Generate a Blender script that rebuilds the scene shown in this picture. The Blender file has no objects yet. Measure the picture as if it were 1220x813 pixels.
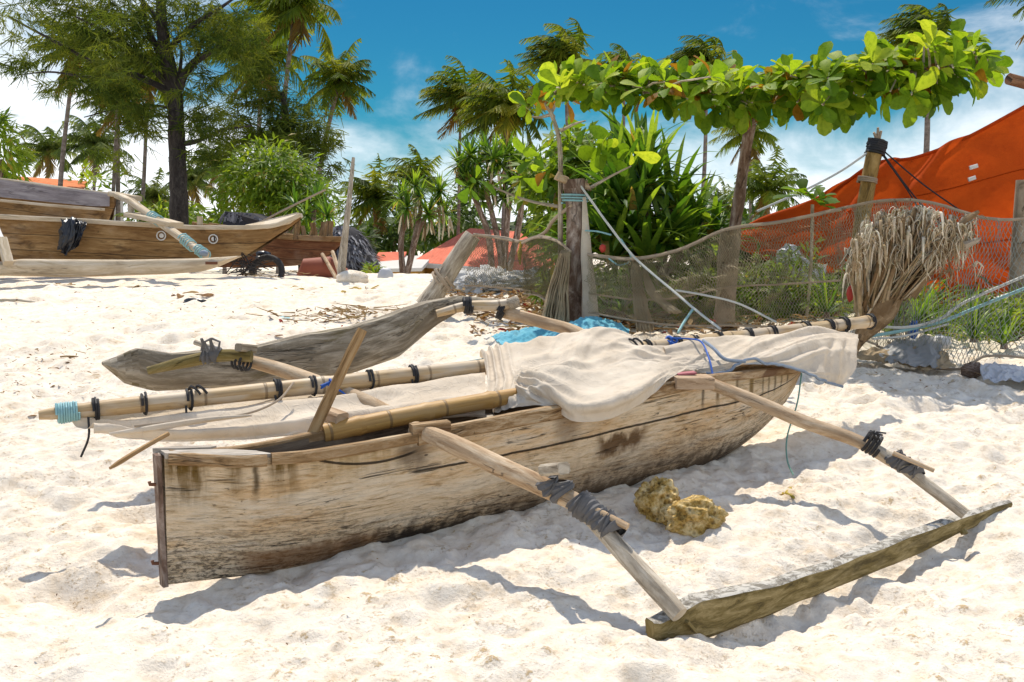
import bpy, math, random
import numpy as np
from mathutils import Vector, Matrix, noise as mnoise

R = math.radians
rnd = random.Random(7)
scn = bpy.context.scene
col = scn.collection

# ------------------------------------------------------------------ camera geometry (photo is 1220 x 813)
F = 1186.0
CX, CY, H = 610.0, 406.5, 1.5
PITCH = math.atan((CY - 285) / F)
CP, SP = math.cos(PITCH), math.sin(PITCH)

def ray(px, py):
    x = (px - CX) / F
    y = (CY - py) / F
    return Vector((x, CP + y * SP, -SP + y * CP))

def at(px, py, Y):
    d = ray(px, py)
    return Vector((0, 0, H)) + d * (Y / d.y)

def onplane(px, py, p, n):
    d = ray(px, py)
    t = (p[0] * n[0] + p[1] * n[1]) / (d.x * n[0] + d.y * n[1])
    return Vector((0, 0, H)) + d * t

def pxm(Y):
    return Y / F          # metres per photo pixel at depth Y

# ------------------------------------------------------------------ terrain
_py = [-60, 0, 3.4, 4.4, 5.1, 5.9, 6.5, 8, 9.2, 11.5, 15, 19, 22.5, 27, 34, 60, 420]
_pz = [-.35, -.03, 0, .0, .07, .16, .22, .31, .35, .50, .62, .72, .72, -.2, -1.4, -1.6, -1.7]
_ys = np.linspace(-60, 420, 9601)
_zs = np.interp(_ys, _py, _pz)
_k = np.ones(13) / 13
_zs = np.convolve(np.pad(_zs, 12, mode='edge'), np.convolve(_k, _k), mode='valid')
_tab = np.random.RandomState(3).rand(256, 256)

def vnoise(x, y):
    xi = np.floor(x).astype(int); yi = np.floor(y).astype(int)
    fx = x - xi; fy = y - yi
    fx = fx * fx * (3 - 2 * fx); fy = fy * fy * (3 - 2 * fy)
    a = _tab[xi & 255, yi & 255]; b = _tab[(xi + 1) & 255, yi & 255]
    c = _tab[xi & 255, (yi + 1) & 255]; d = _tab[(xi + 1) & 255, (yi + 1) & 255]
    return (a * (1 - fx) + b * fx) * (1 - fy) + (c * (1 - fx) + d * fx) * fy - .5

MOUNDS = [(-.55, 4.02, .30, .05), (-.2, 4.15, .16, .05), (.12, 4.2, .2, .06), (.35, 4.55, .12, .05), (-1.0, 3.85, .25, .03),
          (1.35, 5.05, .3, .05), (1.7, 5.3, .25, .05), (2.6, 4.6, .3, .04), (3.0, 5.2, .4, .05), (-.9, 4.35, .18, -.03),
          (-1.5, 4.1, .25, -.035), (2.5, 6.6, .5, .05), (.86, 3.74, .24, -.085), (1.2, 3.99, .24, -.085), (1.53, 4.23, .24, -.085), (1.86, 4.47, .24, -.085), (2.2, 4.72, .24, -.085), (-1.85, 4.02, .24, -.055), (-1.95, 4.4, .3, -.03), (-3, 6, .8, .05), (-2.2, 3.4, .5, .03)]

def ground(x, y):
    x = np.asarray(x, float); y = np.asarray(y, float)
    z = np.interp(y, _ys, _zs)
    fade = np.clip(1.6 - y / 40, .2, 1)
    z = z + fade * (.10 * vnoise(x * .55 + 9, y * .55 + 3) + .042 * vnoise(x * 1.7 + 31, y * 1.7 + 17) + .045 * vnoise(x * 4.1 + 3, y * 4.1 + 71))
    for mx, my, r, h in MOUNDS:
        z = z + h * np.exp(-((x - mx) ** 2 + (y - my) ** 2) / (r * r))
    return z

def gz(x, y):
    return float(ground(np.array([x]), np.array([y]))[0])

def atg(px, py, dz=0.0):
    """world point where a pixel ray meets the sand"""
    d = ray(px, py)
    t = _TS
    g = ground(d.x * t, d.y * t) + dz; z = H + d.z * t
    k = int(np.argmax(z <= g)) if (z <= g).any() else len(t) - 1
    k = max(k, 1); e0 = z[k - 1] - g[k - 1]; e1 = z[k] - g[k]; f = e0 / (e0 - e1) if e0 != e1 else 1
    return Vector((0, 0, H)) + d * float(t[k - 1] + (t[k] - t[k - 1]) * min(1, max(0, f)))
_TS = 1.0 * 1.004 ** np.arange(1150)

# ------------------------------------------------------------------ node helpers
class NB:
    def __init__(s, name):
        s.m = bpy.data.materials.new(name); s.m.use_nodes = True
        s.nt = s.m.node_tree; s.nt.nodes.clear()
        s.out = s.nt.nodes.new('ShaderNodeOutputMaterial')
    def n(s, t, **kw):
        nd = s.nt.nodes.new(t)
        for k, v in kw.items(): setattr(nd, k, v)
        return nd
    def link(s, a, b): s.nt.links.new(a, b)
    def put(s, sock, v):
        if isinstance(v, bpy.types.NodeSocket): s.link(v, sock)
        elif v is not None:
            if isinstance(v, (tuple, list)) and len(v) == 3 and sock.type == 'RGBA': v = (*v, 1)
            sock.default_value = v
    def uv(s): return s.n('ShaderNodeTexCoord').outputs['UV']
    def obj(s): return s.n('ShaderNodeTexCoord').outputs['Object']
    def pos(s): return s.n('ShaderNodeNewGeometry').outputs['Position']
    def map(s, vec, scale=(1, 1, 1), loc=(0, 0, 0), rot=(0, 0, 0)):
        nd = s.n('ShaderNodeMapping'); s.link(vec, nd.inputs[0])
        nd.inputs['Location'].default_value = loc; nd.inputs['Rotation'].default_value = rot; nd.inputs['Scale'].default_value = scale
        return nd.outputs[0]
    def noise(s, vec, scale=1, detail=4, rough=.55, dist=0):
        nd = s.n('ShaderNodeTexNoise'); s.link(vec, nd.inputs['Vector'])
        nd.inputs['Scale'].default_value = scale; nd.inputs['Detail'].default_value = detail
        nd.inputs['Roughness'].default_value = rough; nd.inputs['Distortion'].default_value = dist
        return nd.outputs[0]
    def voro(s, vec, scale=1, feature='F1', out='Distance'):
        nd = s.n('ShaderNodeTexVoronoi', feature=feature); s.link(vec, nd.inputs['Vector']); nd.inputs['Scale'].default_value = scale
        return nd.outputs[out]
    def ramp(s, fac, stops, interp='LINEAR'):
        nd = s.n('ShaderNodeValToRGB'); s.put(nd.inputs[0], fac); cr = nd.color_ramp; cr.interpolation = interp
        while len(cr.elements) < len(stops): cr.elements.new(.5)
        for e, (p, c) in zip(cr.elements, stops):
            e.position = p; e.color = (c, c, c, 1) if isinstance(c, (int, float)) else (*c, 1)
        return nd.outputs[0]
    def mix(s, fac, a, b, mode='MIX'):
        nd = s.n('ShaderNodeMix', data_type='RGBA', blend_type=mode); s.put(nd.inputs[0], fac)
        s.put(nd.inputs[6], a); s.put(nd.inputs[7], b)
        return nd.outputs[2]
    def math(s, op, a, b=None, c=None, clamp=False):
        nd = s.n('ShaderNodeMath', operation=op, use_clamp=clamp); s.put(nd.inputs[0], a)
        if b is not None: s.put(nd.inputs[1], b)
        if c is not None: s.put(nd.inputs[2], c)
        return nd.outputs[0]
    def step(s, x, a, b):
        nd = s.n('ShaderNodeMapRange', interpolation_type='SMOOTHSTEP'); s.put(nd.inputs[0], x)
        nd.inputs[1].default_value = a; nd.inputs[2].default_value = b; nd.inputs[3].default_value = 0; nd.inputs[4].default_value = 1
        return nd.outputs[0]
    def sep(s, vec):
        nd = s.n('ShaderNodeSeparateXYZ'); s.link(vec, nd.inputs[0]); return nd.outputs
    def bump(s, h, strength=.5, dist=.01, nrm=None):
        nd = s.n('ShaderNodeBump'); nd.inputs['Strength'].default_value = strength; nd.inputs['Distance'].default_value = dist
        s.link(h, nd.inputs['Height'])
        if nrm is not None: s.link(nrm, nd.inputs['Normal'])
        return nd.outputs[0]
    def bsdf(s, color, rough=.8, normal=None, spec=.3, **kw):
        nd = s.n('ShaderNodeBsdfPrincipled'); s.put(nd.inputs['Base Color'], color); s.put(nd.inputs['Roughness'], rough)
        nd.inputs['Specular IOR Level'].default_value = spec
        for k, v in kw.items(): s.put(nd.inputs[k], v)
        if normal is not None: s.link(normal, nd.inputs['Normal'])
        return nd.outputs[0]
    def translucent(s, shader, color, fac, normal=None):
        t = s.n('ShaderNodeBsdfTranslucent'); s.put(t.inputs[0], color)
        mx = s.n('ShaderNodeMixShader'); s.put(mx.inputs[0], fac); s.link(shader, mx.inputs[1]); s.link(t.outputs[0], mx.inputs[2])
        return mx.outputs[0]
    def done(s, shader):
        s.link(shader, s.out.inputs[0]); return s.m

def wood(name, dark, mid, light, along=2.5, across=38, bump=.6, blotch=1.6, crack=.55, stain=None, stainamt=.0, rough=.85, planks=0):
    b = NB(name); uv = b.uv()
    g = b.noise(b.map(uv, (along, across, 1)), 1, 8, .72, .6)
    big = b.noise(b.map(uv, (blotch, blotch * 3, 1)), 1, 4, .6, .3)
    c = b.ramp(g, [(.32, dark), (.47, mid), (.64, light)])
    c = b.mix(b.step(big, .40, .68), c, b.mix(.65, c, mid), 'MIX')
    c = b.mix(b.math('MULTIPLY', b.step(big, .5, .72), .55), c, b.mix(1, c, (.55, .5, .46), 'MULTIPLY'))
    ck = b.noise(b.map(uv, (along * .55, across * .8, 1), (3, 5, 0)), 1, 3, .5, 1.0)
    ckm = b.math('MULTIPLY', b.step(b.math('ABSOLUTE', b.math('SUBTRACT', ck, .5)), .016, .0), b.step(b.noise(b.map(uv, (1.3, 5, 1)), 1, 2), .52, .6))
    c = b.mix(b.math('MULTIPLY', ckm, crack), c, (.02, .015, .01))
    if planks:
        pv = b.math('DIVIDE', b.sep(uv)[1], planks); wn = b.n('ShaderNodeTexWhiteNoise', noise_dimensions='1D'); b.link(b.math('FLOOR', pv), wn.inputs['W'])
        c = b.mix(b.math('MULTIPLY', wn.outputs[0], .45), c, b.mix(1, c, (.62, .58, .55), 'MULTIPLY'))
        wx_ = b.step(b.noise(b.map(uv, (.8, 1.2, 1), (2, 9, 0)), 1, 5, .65), .50, .68)
        c = b.mix(b.math('MULTIPLY', wx_, .45), c, b.mix(.5, c, (.55, .46, .34)))
        c = b.mix(b.math('MULTIPLY', b.step(b.math('ABSOLUTE', b.math('SUBTRACT', b.math('FRACT', pv), .5)), .462, .485), .75), c, (.03, .02, .012))
    if stain:
        st = b.step(b.noise(b.map(uv, (2.2, 7, 1), (8, 1, 0)), 1, 4, .6, .5), .56, .70)
        c = b.mix(b.math('MULTIPLY', st, stainamt), c, stain)
    fine = b.noise(b.map(uv, (60, 160, 1)), 1, 2)
    c = b.mix(b.math('MULTIPLY', fine, .35), c, b.mix(1, c, (.5, .48, .45), 'MULTIPLY'))
    hgt = b.math('SUBTRACT', b.math('ADD', g, b.math('MULTIPLY', fine, .25)), b.math('MULTIPLY', ckm, 1.2))
    return b.done(b.bsdf(c, rough, b.bump(hgt, bump, .008), .2))

def leafmat(name, c0, c1, c2, trans=.42, tcol=None, rough=.45, spec=.4, dead=None):
    b = NB(name); u = b.sep(b.uv())
    c = b.ramp(u[0], [(0, c0), (.5, c1), (1, c2)])
    if dead: c = b.mix(b.step(u[1], .955, .965), c, dead)
    mo = b.noise(b.obj(), 26, 4, .65)
    c = b.mix(b.step(mo, .42, .72), c, b.mix(1, c, (.62, .70, .6), 'MULTIPLY'))
    t = b.mix(1, c, tcol or (1.9, 1.7, .7), 'MULTIPLY')
    sh = b.bsdf(c, rough, None, spec)
    return b.done(b.translucent(sh, t, trans))

def plain(name, color, rough=.8, spec=.3, var=.35, scale=14, bump=.3, bdist=.01, trans=0, uvs=False):
    b = NB(name); v = b.uv() if uvs else b.obj()
    n1 = b.noise(v, scale, 5, .6); n2 = b.noise(v, scale * .2, 3, .6)
    k = b.math('ADD', b.math('MULTIPLY', n1, var), b.math('MULTIPLY', n2, var))
    c = b.mix(k, color, tuple(x * .45 for x in color))
    sh = b.bsdf(c, rough, b.bump(n1, bump, bdist), spec)
    if trans: sh = b.translucent(sh, b.mix(1, c, (1.3, 1.2, 1), 'MULTIPLY'), trans)
    return b.done(sh)

M = {}
# ------------------------------------------------------------------ sand
def sand_mat():
    b = NB('sand'); p = b.pos()
    n1 = b.noise(p, 1.1, 4, .6); n2 = b.noise(p, 9, 5, .65); n3 = b.noise(p, 46, 5, .7); n4 = b.noise(p, 420, 2, .6)
    c = b.ramp(n2, [(.28, (.56, .42, .265)), (.44, (.73, .625, .49)), (.6, (.81, .725, .605))])
    c = b.mix(b.math('MULTIPLY', b.step(n1, .35, .7), .5), c, (.81, .725, .605))
    # damp and crusted tan clods, wind-sorted specks
    clod = b.math('MULTIPLY', b.step(n3, .54, .66), b.step(b.noise(p, 3.3, 6, .75), .47, .58))
    cl = b.n('ShaderNodeAttribute', attribute_name='crust').outputs['Fac']
    clod = b.math('MAXIMUM', b.math('MULTIPLY', clod, .7), b.math('MULTIPLY', b.step(b.math('ADD', cl, b.math('MULTIPLY', b.math('SUBTRACT', b.noise(p, 90, 5, .7), .5), 2.6)), .26, .80), .9))
    c = b.mix(clod, c, (.50, .335, .150))
    spk = b.math('MULTIPLY', b.step(b.voro(p, 55), .16, .08), b.step(b.noise(p, 5, 3), .52, .62))
    c = b.mix(b.math('MULTIPLY', spk, .8), c, (.22, .14, .07))
    c = b.mix(b.math('MULTIPLY', n4, .28), c, (.42, .36, .30))
    h = b.math('ADD', b.math('MULTIPLY', n2, .9), b.math('ADD', b.math('MULTIPLY', n3, .55), b.math('MULTIPLY', n4, .10)))
    h = b.math('ADD', h, b.math('MULTIPLY', clod, .35))
    return b.done(b.bsdf(c, .95, b.bump(h, .6, .035), .15))
M['sand'] = sand_mat()

# ------------------------------------------------------------------ hull of the near canoe: UV.x = metres from stern, UV.y = 0 at gunwale .. 1 at keel
def hull_mat():
    b = NB('weathered_hull'); uv = b.uv(); s = b.sep(uv); u, v = s[0], s[1]
    warp = b.noise(b.map(uv, (2.5, 2.0, 1), (7, 3, 0)), 1, 3)
    wv_ = b.n('ShaderNodeVectorMath', operation='MULTIPLY_ADD'); b.link(warp, wv_.inputs[0]); wv_.inputs[1].default_value = (0, .10, 0); b.link(uv, wv_.inputs[2]); wuv = wv_.outputs[0]
    g = b.noise(b.map(wuv, (7, 34, 1)), 1, 9, .74, .5)
    g2 = b.noise(b.map(wuv, (34, 58, 1)), 1, 6, .78, .3)
    big = b.noise(b.map(uv, (1.5, 3.2, 1), (4, 2, 0)), 1, 6, .66, .4)
    c = b.ramp(g, [(.26, (.14, .08, .038)), (.37, (.46, .315, .165)), (.52, (.74, .575, .385))])
    c = b.mix(b.math('MULTIPLY', b.step(big, .46, .64), .6), c, b.mix(1, c, (.85, .66, .42), 'MULTIPLY'))
    c = b.mix(b.math('MULTIPLY', b.step(b.noise(b.map(uv, (1.3, 4.5, 1), (1, 7, 0)), 1, 6, .7), .48, .60), .55), c, (.74, .64, .50))
    # dark grain, stronger towards the keel, and pock marks
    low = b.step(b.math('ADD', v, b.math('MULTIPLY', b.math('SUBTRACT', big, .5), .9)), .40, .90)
    dark_grain = b.math('MULTIPLY', b.math('ADD', b.math('MULTIPLY', low, .92), .05), b.step(b.math('ADD', g2, b.math('MULTIPLY', g, .6)), .86, .70))
    c = b.mix(b.math('MULTIPLY', dark_grain, .9), c, (.055, .038, .026))
    pock = b.math('MULTIPLY', b.step(g2, .40, .33), b.step(b.noise(b.map(uv, (5, 9, 1)), 1, 3), .46, .58))
    c = b.mix(b.math('MULTIPLY', pock, .8), c, (.05, .032, .02))
    # box shaped stain masks with noisy borders
    wob = b.math('SUBTRACT', b.noise(b.map(uv, (14, 5, 1)), 1, 3), .5)
    wob2 = b.math('SUBTRACT', b.noise(b.map(uv, (3.5, 2.2, 1), (2, 3, 0)), 1, 5, .7), .5)
    drip = b.step(b.noise(b.map(uv, (26, 1.6, 1), (1, 9, 0)), 1, 4, .65), .36, .58)
    def box(u0, u1, v0, v1, su=.03, sv=.12, wu=.05, wv=.25):
        uu = b.math('ADD', u, b.math('MULTIPLY', wob2, wu)); vv = b.math('ADD', v, b.math('MULTIPLY', wob, wv))
        m = b.math('MULTIPLY', b.step(uu, u0 - su, u0 + su), b.step(uu, u1 + su, u1 - su))
        return b.math('MULTIPLY', m, b.math('MULTIPLY', b.step(vv, v0 - sv, v0 + sv * .5), b.step(vv, v1 + sv, v1 - sv)))
    ol = (.12, .062, .004)
    def stain(c, m, colr, amt, dr=False):
        if dr: m = b.math('MULTIPLY', m, b.math('ADD', b.math('MULTIPLY', drip, .55), .45))
        return b.mix(b.math('MULTIPLY', m, amt), c, colr)
    c = stain(c, box(.0, .16, -.2, .30, .03, .22, .05, .4), ol, .95, True)
    c = stain(c, box(.25, .31, -.2, .22, .03, .20, .04, .3), ol, .9, True)
    c = stain(c, box(.352, .376, -.2, .30, .012, .10, .04), (.05, .03, .01), .85)
    c = stain(c, box(.43, .54, -.2, .22, .03, .22, .05, .4), ol, .95, True)
    c = stain(c, box(.60, 1.0, -.2, .22, .1, .2), (.33, .21, .07), .7, True)
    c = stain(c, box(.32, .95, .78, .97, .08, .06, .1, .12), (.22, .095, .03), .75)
    c = stain(c, box(.8, 3.5, .84, 1.3, .3, .14, .1, .5), (.035, .024, .017), .95)  # near-black band along the bottom of the hull
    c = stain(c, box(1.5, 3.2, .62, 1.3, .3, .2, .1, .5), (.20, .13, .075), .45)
    c = stain(c, box(2.2, 2.52, .36, .5, .05, .06, .12, .35), (.10, .045, .012), .9)
    c = stain(c, box(1.0, 1.16, .05, .24, .05, .08), (.10, .07, .045), .75)
    c = stain(c, box(1.9, 2.05, .02, .3, .04, .1), (.16, .11, .07), .55)
    for x, w in ((2.97, .02), (3.1, .03), (3.28, .02), (3.42, .04), (3.56, .015), (3.63, .015), (3.70, .02), (3.78, .015), (3.86, .02)):
        c = stain(c, box(x, x + w, -.1, .30, .012, .1, .03, .3), (.13, .075, .02) if w > .02 else (.055, .04, .025), .85)
    c = stain(c, box(3.25, 4.2, -.2, .16, .2, .12), (.30, .19, .06), .5)
    # strake seam between dug-out body and upper plank, and drying cracks
    d = b.math('SUBTRACT', v, b.math('ADD', .30, b.math('MULTIPLY', wob2, .03)))
    seam = b.math('MULTIPLY', b.step(b.math('ABSOLUTE', d), .012, .004), b.step(u, 1.05, 1.1))
    sv = b.math('SUBTRACT', v, b.math('ADD', .16, b.math('MULTIPLY', b.math('POWER', b.math('ABSOLUTE', b.math('SUBTRACT', u, .93)), 2.0), -1.1)))
    seam2 = b.math('MULTIPLY', b.step(b.math('ABSOLUTE', sv), .012, .005), b.math('MULTIPLY', b.step(u, .60, .63), b.step(u, 1.12, 1.06)))
    seam = b.math('MAXIMUM', seam, seam2)
    ck = b.noise(b.map(uv, (1.6, 22, 1), (3, 5, 0)), 1, 3, .5, 1.2)
    crack = b.math('MULTIPLY', b.step(b.math('ABSOLUTE', b.math('SUBTRACT', ck, .5)), .014, .0), b.step(b.noise(b.map(uv, (2, 6, 1)), 1, 2), .54, .60))
    cr = b.math('MAXIMUM', seam, b.math('MULTIPLY', crack, .8))
    c = b.mix(b.math('MULTIPLY', cr, .9), c, (.02, .014, .01))
    # nails
    nl = b.math('MULTIPLY', b.step(b.voro(b.map(uv, (5, 6, 1)), 1), .07, .04), b.step(u, .9, 1))
    c = b.mix(b.math('MULTIPLY', nl, .8), c, (.05, .03, .02))
    h = b.math('SUBTRACT', b.math('ADD', g, b.math('MULTIPLY', g2, .7)), b.math('ADD', b.math('MULTIPLY', cr, 1.8), b.math('MULTIPLY', pock, .5)))
    return b.done(b.bsdf(c, .85, b.bump(h, 1.0, .012), .15))
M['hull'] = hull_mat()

M['grey_wood'] = wood('grey_driftwood', (.07, .055, .038), (.23, .19, .135), (.46, .405, .32), 4, 26, 1.0, stain=(.12, .09, .03), stainamt=.7)
M['olive_wood'] = wood('olive_float_wood', (.085, .06, .018), (.19, .14, .045), (.30, .24, .12), 3, 26, .7, stain=(.05, .035, .015), stainamt=.7)
def float_mat():
    b = NB('float_paint_wood'); uv = b.uv()
    nz = b.sep(b.n('ShaderNodeNewGeometry').outputs['True Normal'])[2]
    g = b.noise(b.map(uv, (5, 26, 1)), 1, 8, .74, .6); blk = b.noise(b.map(uv, (16, 20, 1)), 1, 6, .75, 1.2); pt = b.noise(b.map(uv, (2.4, 5, 1)), 1, 3)
    c = b.ramp(g, [(.34, (.055, .04, .014)), (.48, (.17, .125, .045)), (.64, (.34, .265, .13))])
    c = b.mix(b.math('MULTIPLY', b.step(b.noise(b.map(uv, (3, 9, 1), (5, 1, 0)), 1, 4), .55, .7), .6), c, (.06, .045, .02))
    # remains of white paint on the upper face only, flaked off in short bars
    w = b.math('MULTIPLY', b.step(nz, .72, .8), b.step(b.math('ADD', blk, b.math('MULTIPLY', pt, .35)), .60, .72))
    t = b.mix(b.step(nz, .72, .8), c, b.ramp(g, [(.3, (.07, .06, .048)), (.6, (.30, .265, .21))]))
    c = b.mix(b.math('MULTIPLY', w, .8), t, (.56, .52, .45))
    return b.done(b.bsdf(c, .85, b.bump(b.math('ADD', g, b.math('MULTIPLY', w, .4)), .7, .008), .2))
M['float'] = float_mat()
M['pole_wood'] = wood('pale_pole_wood', (.22, .125, .06), (.45, .315, .19), (.64, .51, .36), 4, 18, .7)
M['pole_grey'] = wood('bleached_pole_wood', (.11, .08, .05), (.37, .305, .225), (.66, .58, .46), 4, 18, .9)
M['rail_wood'] = wood('gunwale_wood', (.09, .05, .022), (.29, .18, .085), (.52, .40, .26), 5, 30, .9, stain=(.10, .04, .015), stainamt=.8)
M['deck_wood'] = wood('deck_wood', (.18, .15, .12), (.40, .35, .29), (.58, .53, .46), 3, 30, .7)
M['stick_wood'] = wood('brown_stick_wood', (.15, .08, .03), (.31, .185, .08), (.42, .28, .14), 3, 24, .5)
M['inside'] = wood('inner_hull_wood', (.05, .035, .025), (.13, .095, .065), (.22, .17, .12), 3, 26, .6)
M['boat_brown'] = wood('oiled_boat_planks', (.10, .05, .02), (.26, .145, .055), (.42, .27, .12), 1.6, 12, .7, blotch=1.0, planks=.30, stain=(.07, .04, .02), stainamt=.6)
M['boat_red'] = wood('reddish_boat_planks', (.07, .028, .014), (.20, .085, .04), (.34, .18, .085), 1.6, 12, .7, blotch=1.2, planks=.24, stain=(.05, .025, .015), stainamt=.6)
M['boat_grey'] = wood('grey_boat_planks', (.14, .12, .13), (.27, .24, .25), (.40, .37, .37), 1.2, 9, .6)
M['boat_pale'] = wood('pale_boat_wood', (.30, .22, .13), (.52, .42, .29), (.66, .57, .45), 1.5, 12, .5)
M['bark'] = wood('casuarina_bark', (.012, .010, .010), (.040, .033, .030), (.085, .072, .064), 4, 9, 1)
M['palm_bark'] = wood('palm_bark', (.06, .05, .04), (.16, .13, .11), (.27, .23, .20), 5, 3, .6)
M['stump_bark'] = wood('stump_bark', (.045, .026, .018), (.16, .10, .07), (.46, .38, .32), 3.0, 8, 1, blotch=3)
M['post_bark'] = wood('post_bark', (.12, .085, .055), (.29, .22, .15), (.42, .33, .25), 4, 4, 1)
M['tarp_pole'] = wood('tarp_pole_wood', (.10, .055, .018), (.27, .165, .05), (.42, .28, .11), 3, 10, .7)

def bamboo_mat(name, a, bb, grey):
    b = NB(name); uv = b.uv(); u = b.sep(uv)[0]
    g = b.noise(b.map(uv, (2.5, 40, 1)), 1, 5, .6, .4); big = b.noise(b.map(uv, (2.6, 5, 1)), 1, 3)
    c = b.ramp(g, [(.28, a), (.7, bb)])
    c = b.mix(b.math('MULTIPLY', b.step(big, .42, .62), .7), c, grey)
    fr = b.math('ABSOLUTE', b.math('SUBTRACT', b.math('FRACT', b.math('DIVIDE', u, .31)), .5))
    ring = b.step(fr, .032, .012)
    c = b.mix(b.math('MULTIPLY', ring, .65), c, (.12, .075, .035))
    c = b.mix(b.math('MULTIPLY', b.step(b.noise(b.map(uv, (7, 22, 1)), 1, 4), .6, .72), .55), c, (.12, .08, .05))
    return b.done(b.bsdf(c, .55, b.bump(b.math('SUBTRACT', g, ring), .5, .005), .35))
M['bamboo'] = bamboo_mat('weathered_bamboo', (.27, .165, .07), (.52, .375, .20), (.47, .40, .31))
M['bamboo_gold'] = bamboo_mat('golden_bamboo', (.28, .14, .03), (.48, .285, .085), (.40, .25, .10))

def cloth_mat(name, c0, c1, trans=.25, weave=420, dirt=(.34, .27, .19)):
    b = NB(name); p = b.obj()
    n = b.noise(p, 3.2, 5, .6); f = b.noise(p, 60, 3, .6)
    c = b.ramp(n, [(.3, c0), (.7, c1)])
    c = b.mix(b.math('MULTIPLY', b.step(b.noise(p, 5.5, 6, .7), .52, .74), .42), c, dirt)
    c = b.mix(b.math('MULTIPLY', f, .2), c, b.mix(1, c, (.6, .56, .5), 'MULTIPLY'))
    wv = b.noise(p, weave, 2)
    h = b.math('ADD', b.math('MULTIPLY', b.noise(p, 7, 3, .45, .8), .8), b.math('MULTIPLY', wv, .10))
    h = b.math('ADD', h, b.math('MULTIPLY', b.step(b.math('ABSOLUTE', b.math('SUBTRACT', b.noise(p, 6, 3, .55, 1.5), .5)), .05, .0), .22))
    sh = b.bsdf(c, .9, b.bump(h, .5, .016), .1)
    return b.done(b.translucent(sh, c, trans))
M['sail'] = cloth_mat('canvas_sail', (.55, .465, .36), (.74, .65, .53), .2)
M['sail_dirty'] = cloth_mat('dirty_canvas', (.30, .25, .20), (.55, .48, .39), .15)
M['tarp'] = cloth_mat('orange_tarp', (.45, .062, .008), (.54, .082, .010), .42, 700, (.34, .04, .006))
M['rope_black'] = plain('black_rubber_strip', (.03, .028, .028), .7)
M['rubber_grey'] = plain('grey_rubber_strip', (.13, .125, .125), .75, scale=40, bump=.6)
M['rope_blue'] = plain('blue_rope', (.02, .10, .42), .6, scale=60)
M['rope_teal'] = plain('pale_teal_rope', (.28, .50, .52), .7, scale=60)
M['rope_white'] = plain('white_rope', (.62, .62, .58), .8, scale=60)
M['rope_grey'] = plain('grey_blue_rope', (.24, .29, .36), .8, scale=60)
M['rope_green'] = plain('green_line', (.18, .34, .26), .7)
M['rope_tan'] = plain('tan_rope', (.40, .31, .22), .85, scale=60)
M['net_tan'] = plain('tan_net_twine', (.42, .35, .225), .85, scale=9)
M['net_olive'] = plain('olive_net_twine', (.27, .23, .12), .85, scale=9)
M['net_grey'] = plain('grey_net_twine', (.34, .35, .30), .85, scale=9)
M['net_cloth'] = cloth_mat('gathered_net', (.30, .21, .12), (.52, .41, .27), .2)
def rock_mat():
    b = NB('coral_rock'); p = b.obj()
    n = b.noise(p, 16, 6, .7); v = b.voro(p, 24)
    c = b.ramp(n, [(.32, (.11, .06, .012)), (.46, (.44, .28, .075)), (.60, (.74, .57, .29))])
    c = b.mix(b.math('MULTIPLY', b.step(v, .35, .1), .7), c, (.09, .05, .015))
    h = b.math('ADD', b.math('MULTIPLY', n, 1.2), v)
    return b.done(b.bsdf(c, .9, b.bump(h, 1, .03), .2))
M['rock'] = rock_mat()
M['blue_net'] = cloth_mat('pale_blue_net', (.10, .36, .48), (.24, .56, .68), .2, 300, (.30, .5, .55))
M['black_cloth'] = plain('black_wet_cloth', (.012, .012, .016), .35, .5)
M['plastic'] = plain('white_plastic', (.62, .63, .66), .45, .5, scale=8, trans=.2)
M['plastic_grey'] = plain('grey_plastic', (.36, .36, .36), .6, .4, scale=8, trans=.2)
M['red_plastic'] = plain('red_plastic', (.50, .05, .03), .5)
M['roof_red'] = wood('red_sheet_roof', (.56, .12, .065), (.66, .16, .09), (.72, .21, .13), 1, 9, .4, crack=0)
M['roof_orange'] = wood('orange_sheet_roof', (.55, .13, .03), (.66, .18, .05), (.72, .24, .08), 1, 9, .4, crack=0)
M['wall_yellow'] = plain('yellow_plaster', (.46, .25, .045), .9, scale=3)
M['wall_white'] = plain('white_plaster', (.66, .64, .60), .9, scale=3)
M['dark_open'] = plain('dark_opening', (.02, .02, .02), .6)
M['rubble'] = plain('pale_rubble', (.58, .56, .53), .95, scale=6, bump=1, bdist=.05)
M['tyre'] = plain('tyre_rubber', (.045, .042, .042), .8)
M['terracotta'] = plain('rusty_drum', (.30, .085, .045), .7, scale=6)
M['rust'] = plain('rusty_iron', (.15, .06, .03), .8, scale=60)
M['paint_white'] = plain('white_paint', (.72, .70, .66), .7)
M['block'] = wood('block_wood', (.22, .14, .08), (.42, .29, .18), (.55, .42, .30), 4, 20, .6)
M['pink_paint'] = plain('pink_paint', (.42, .14, .15), .8)

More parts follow.
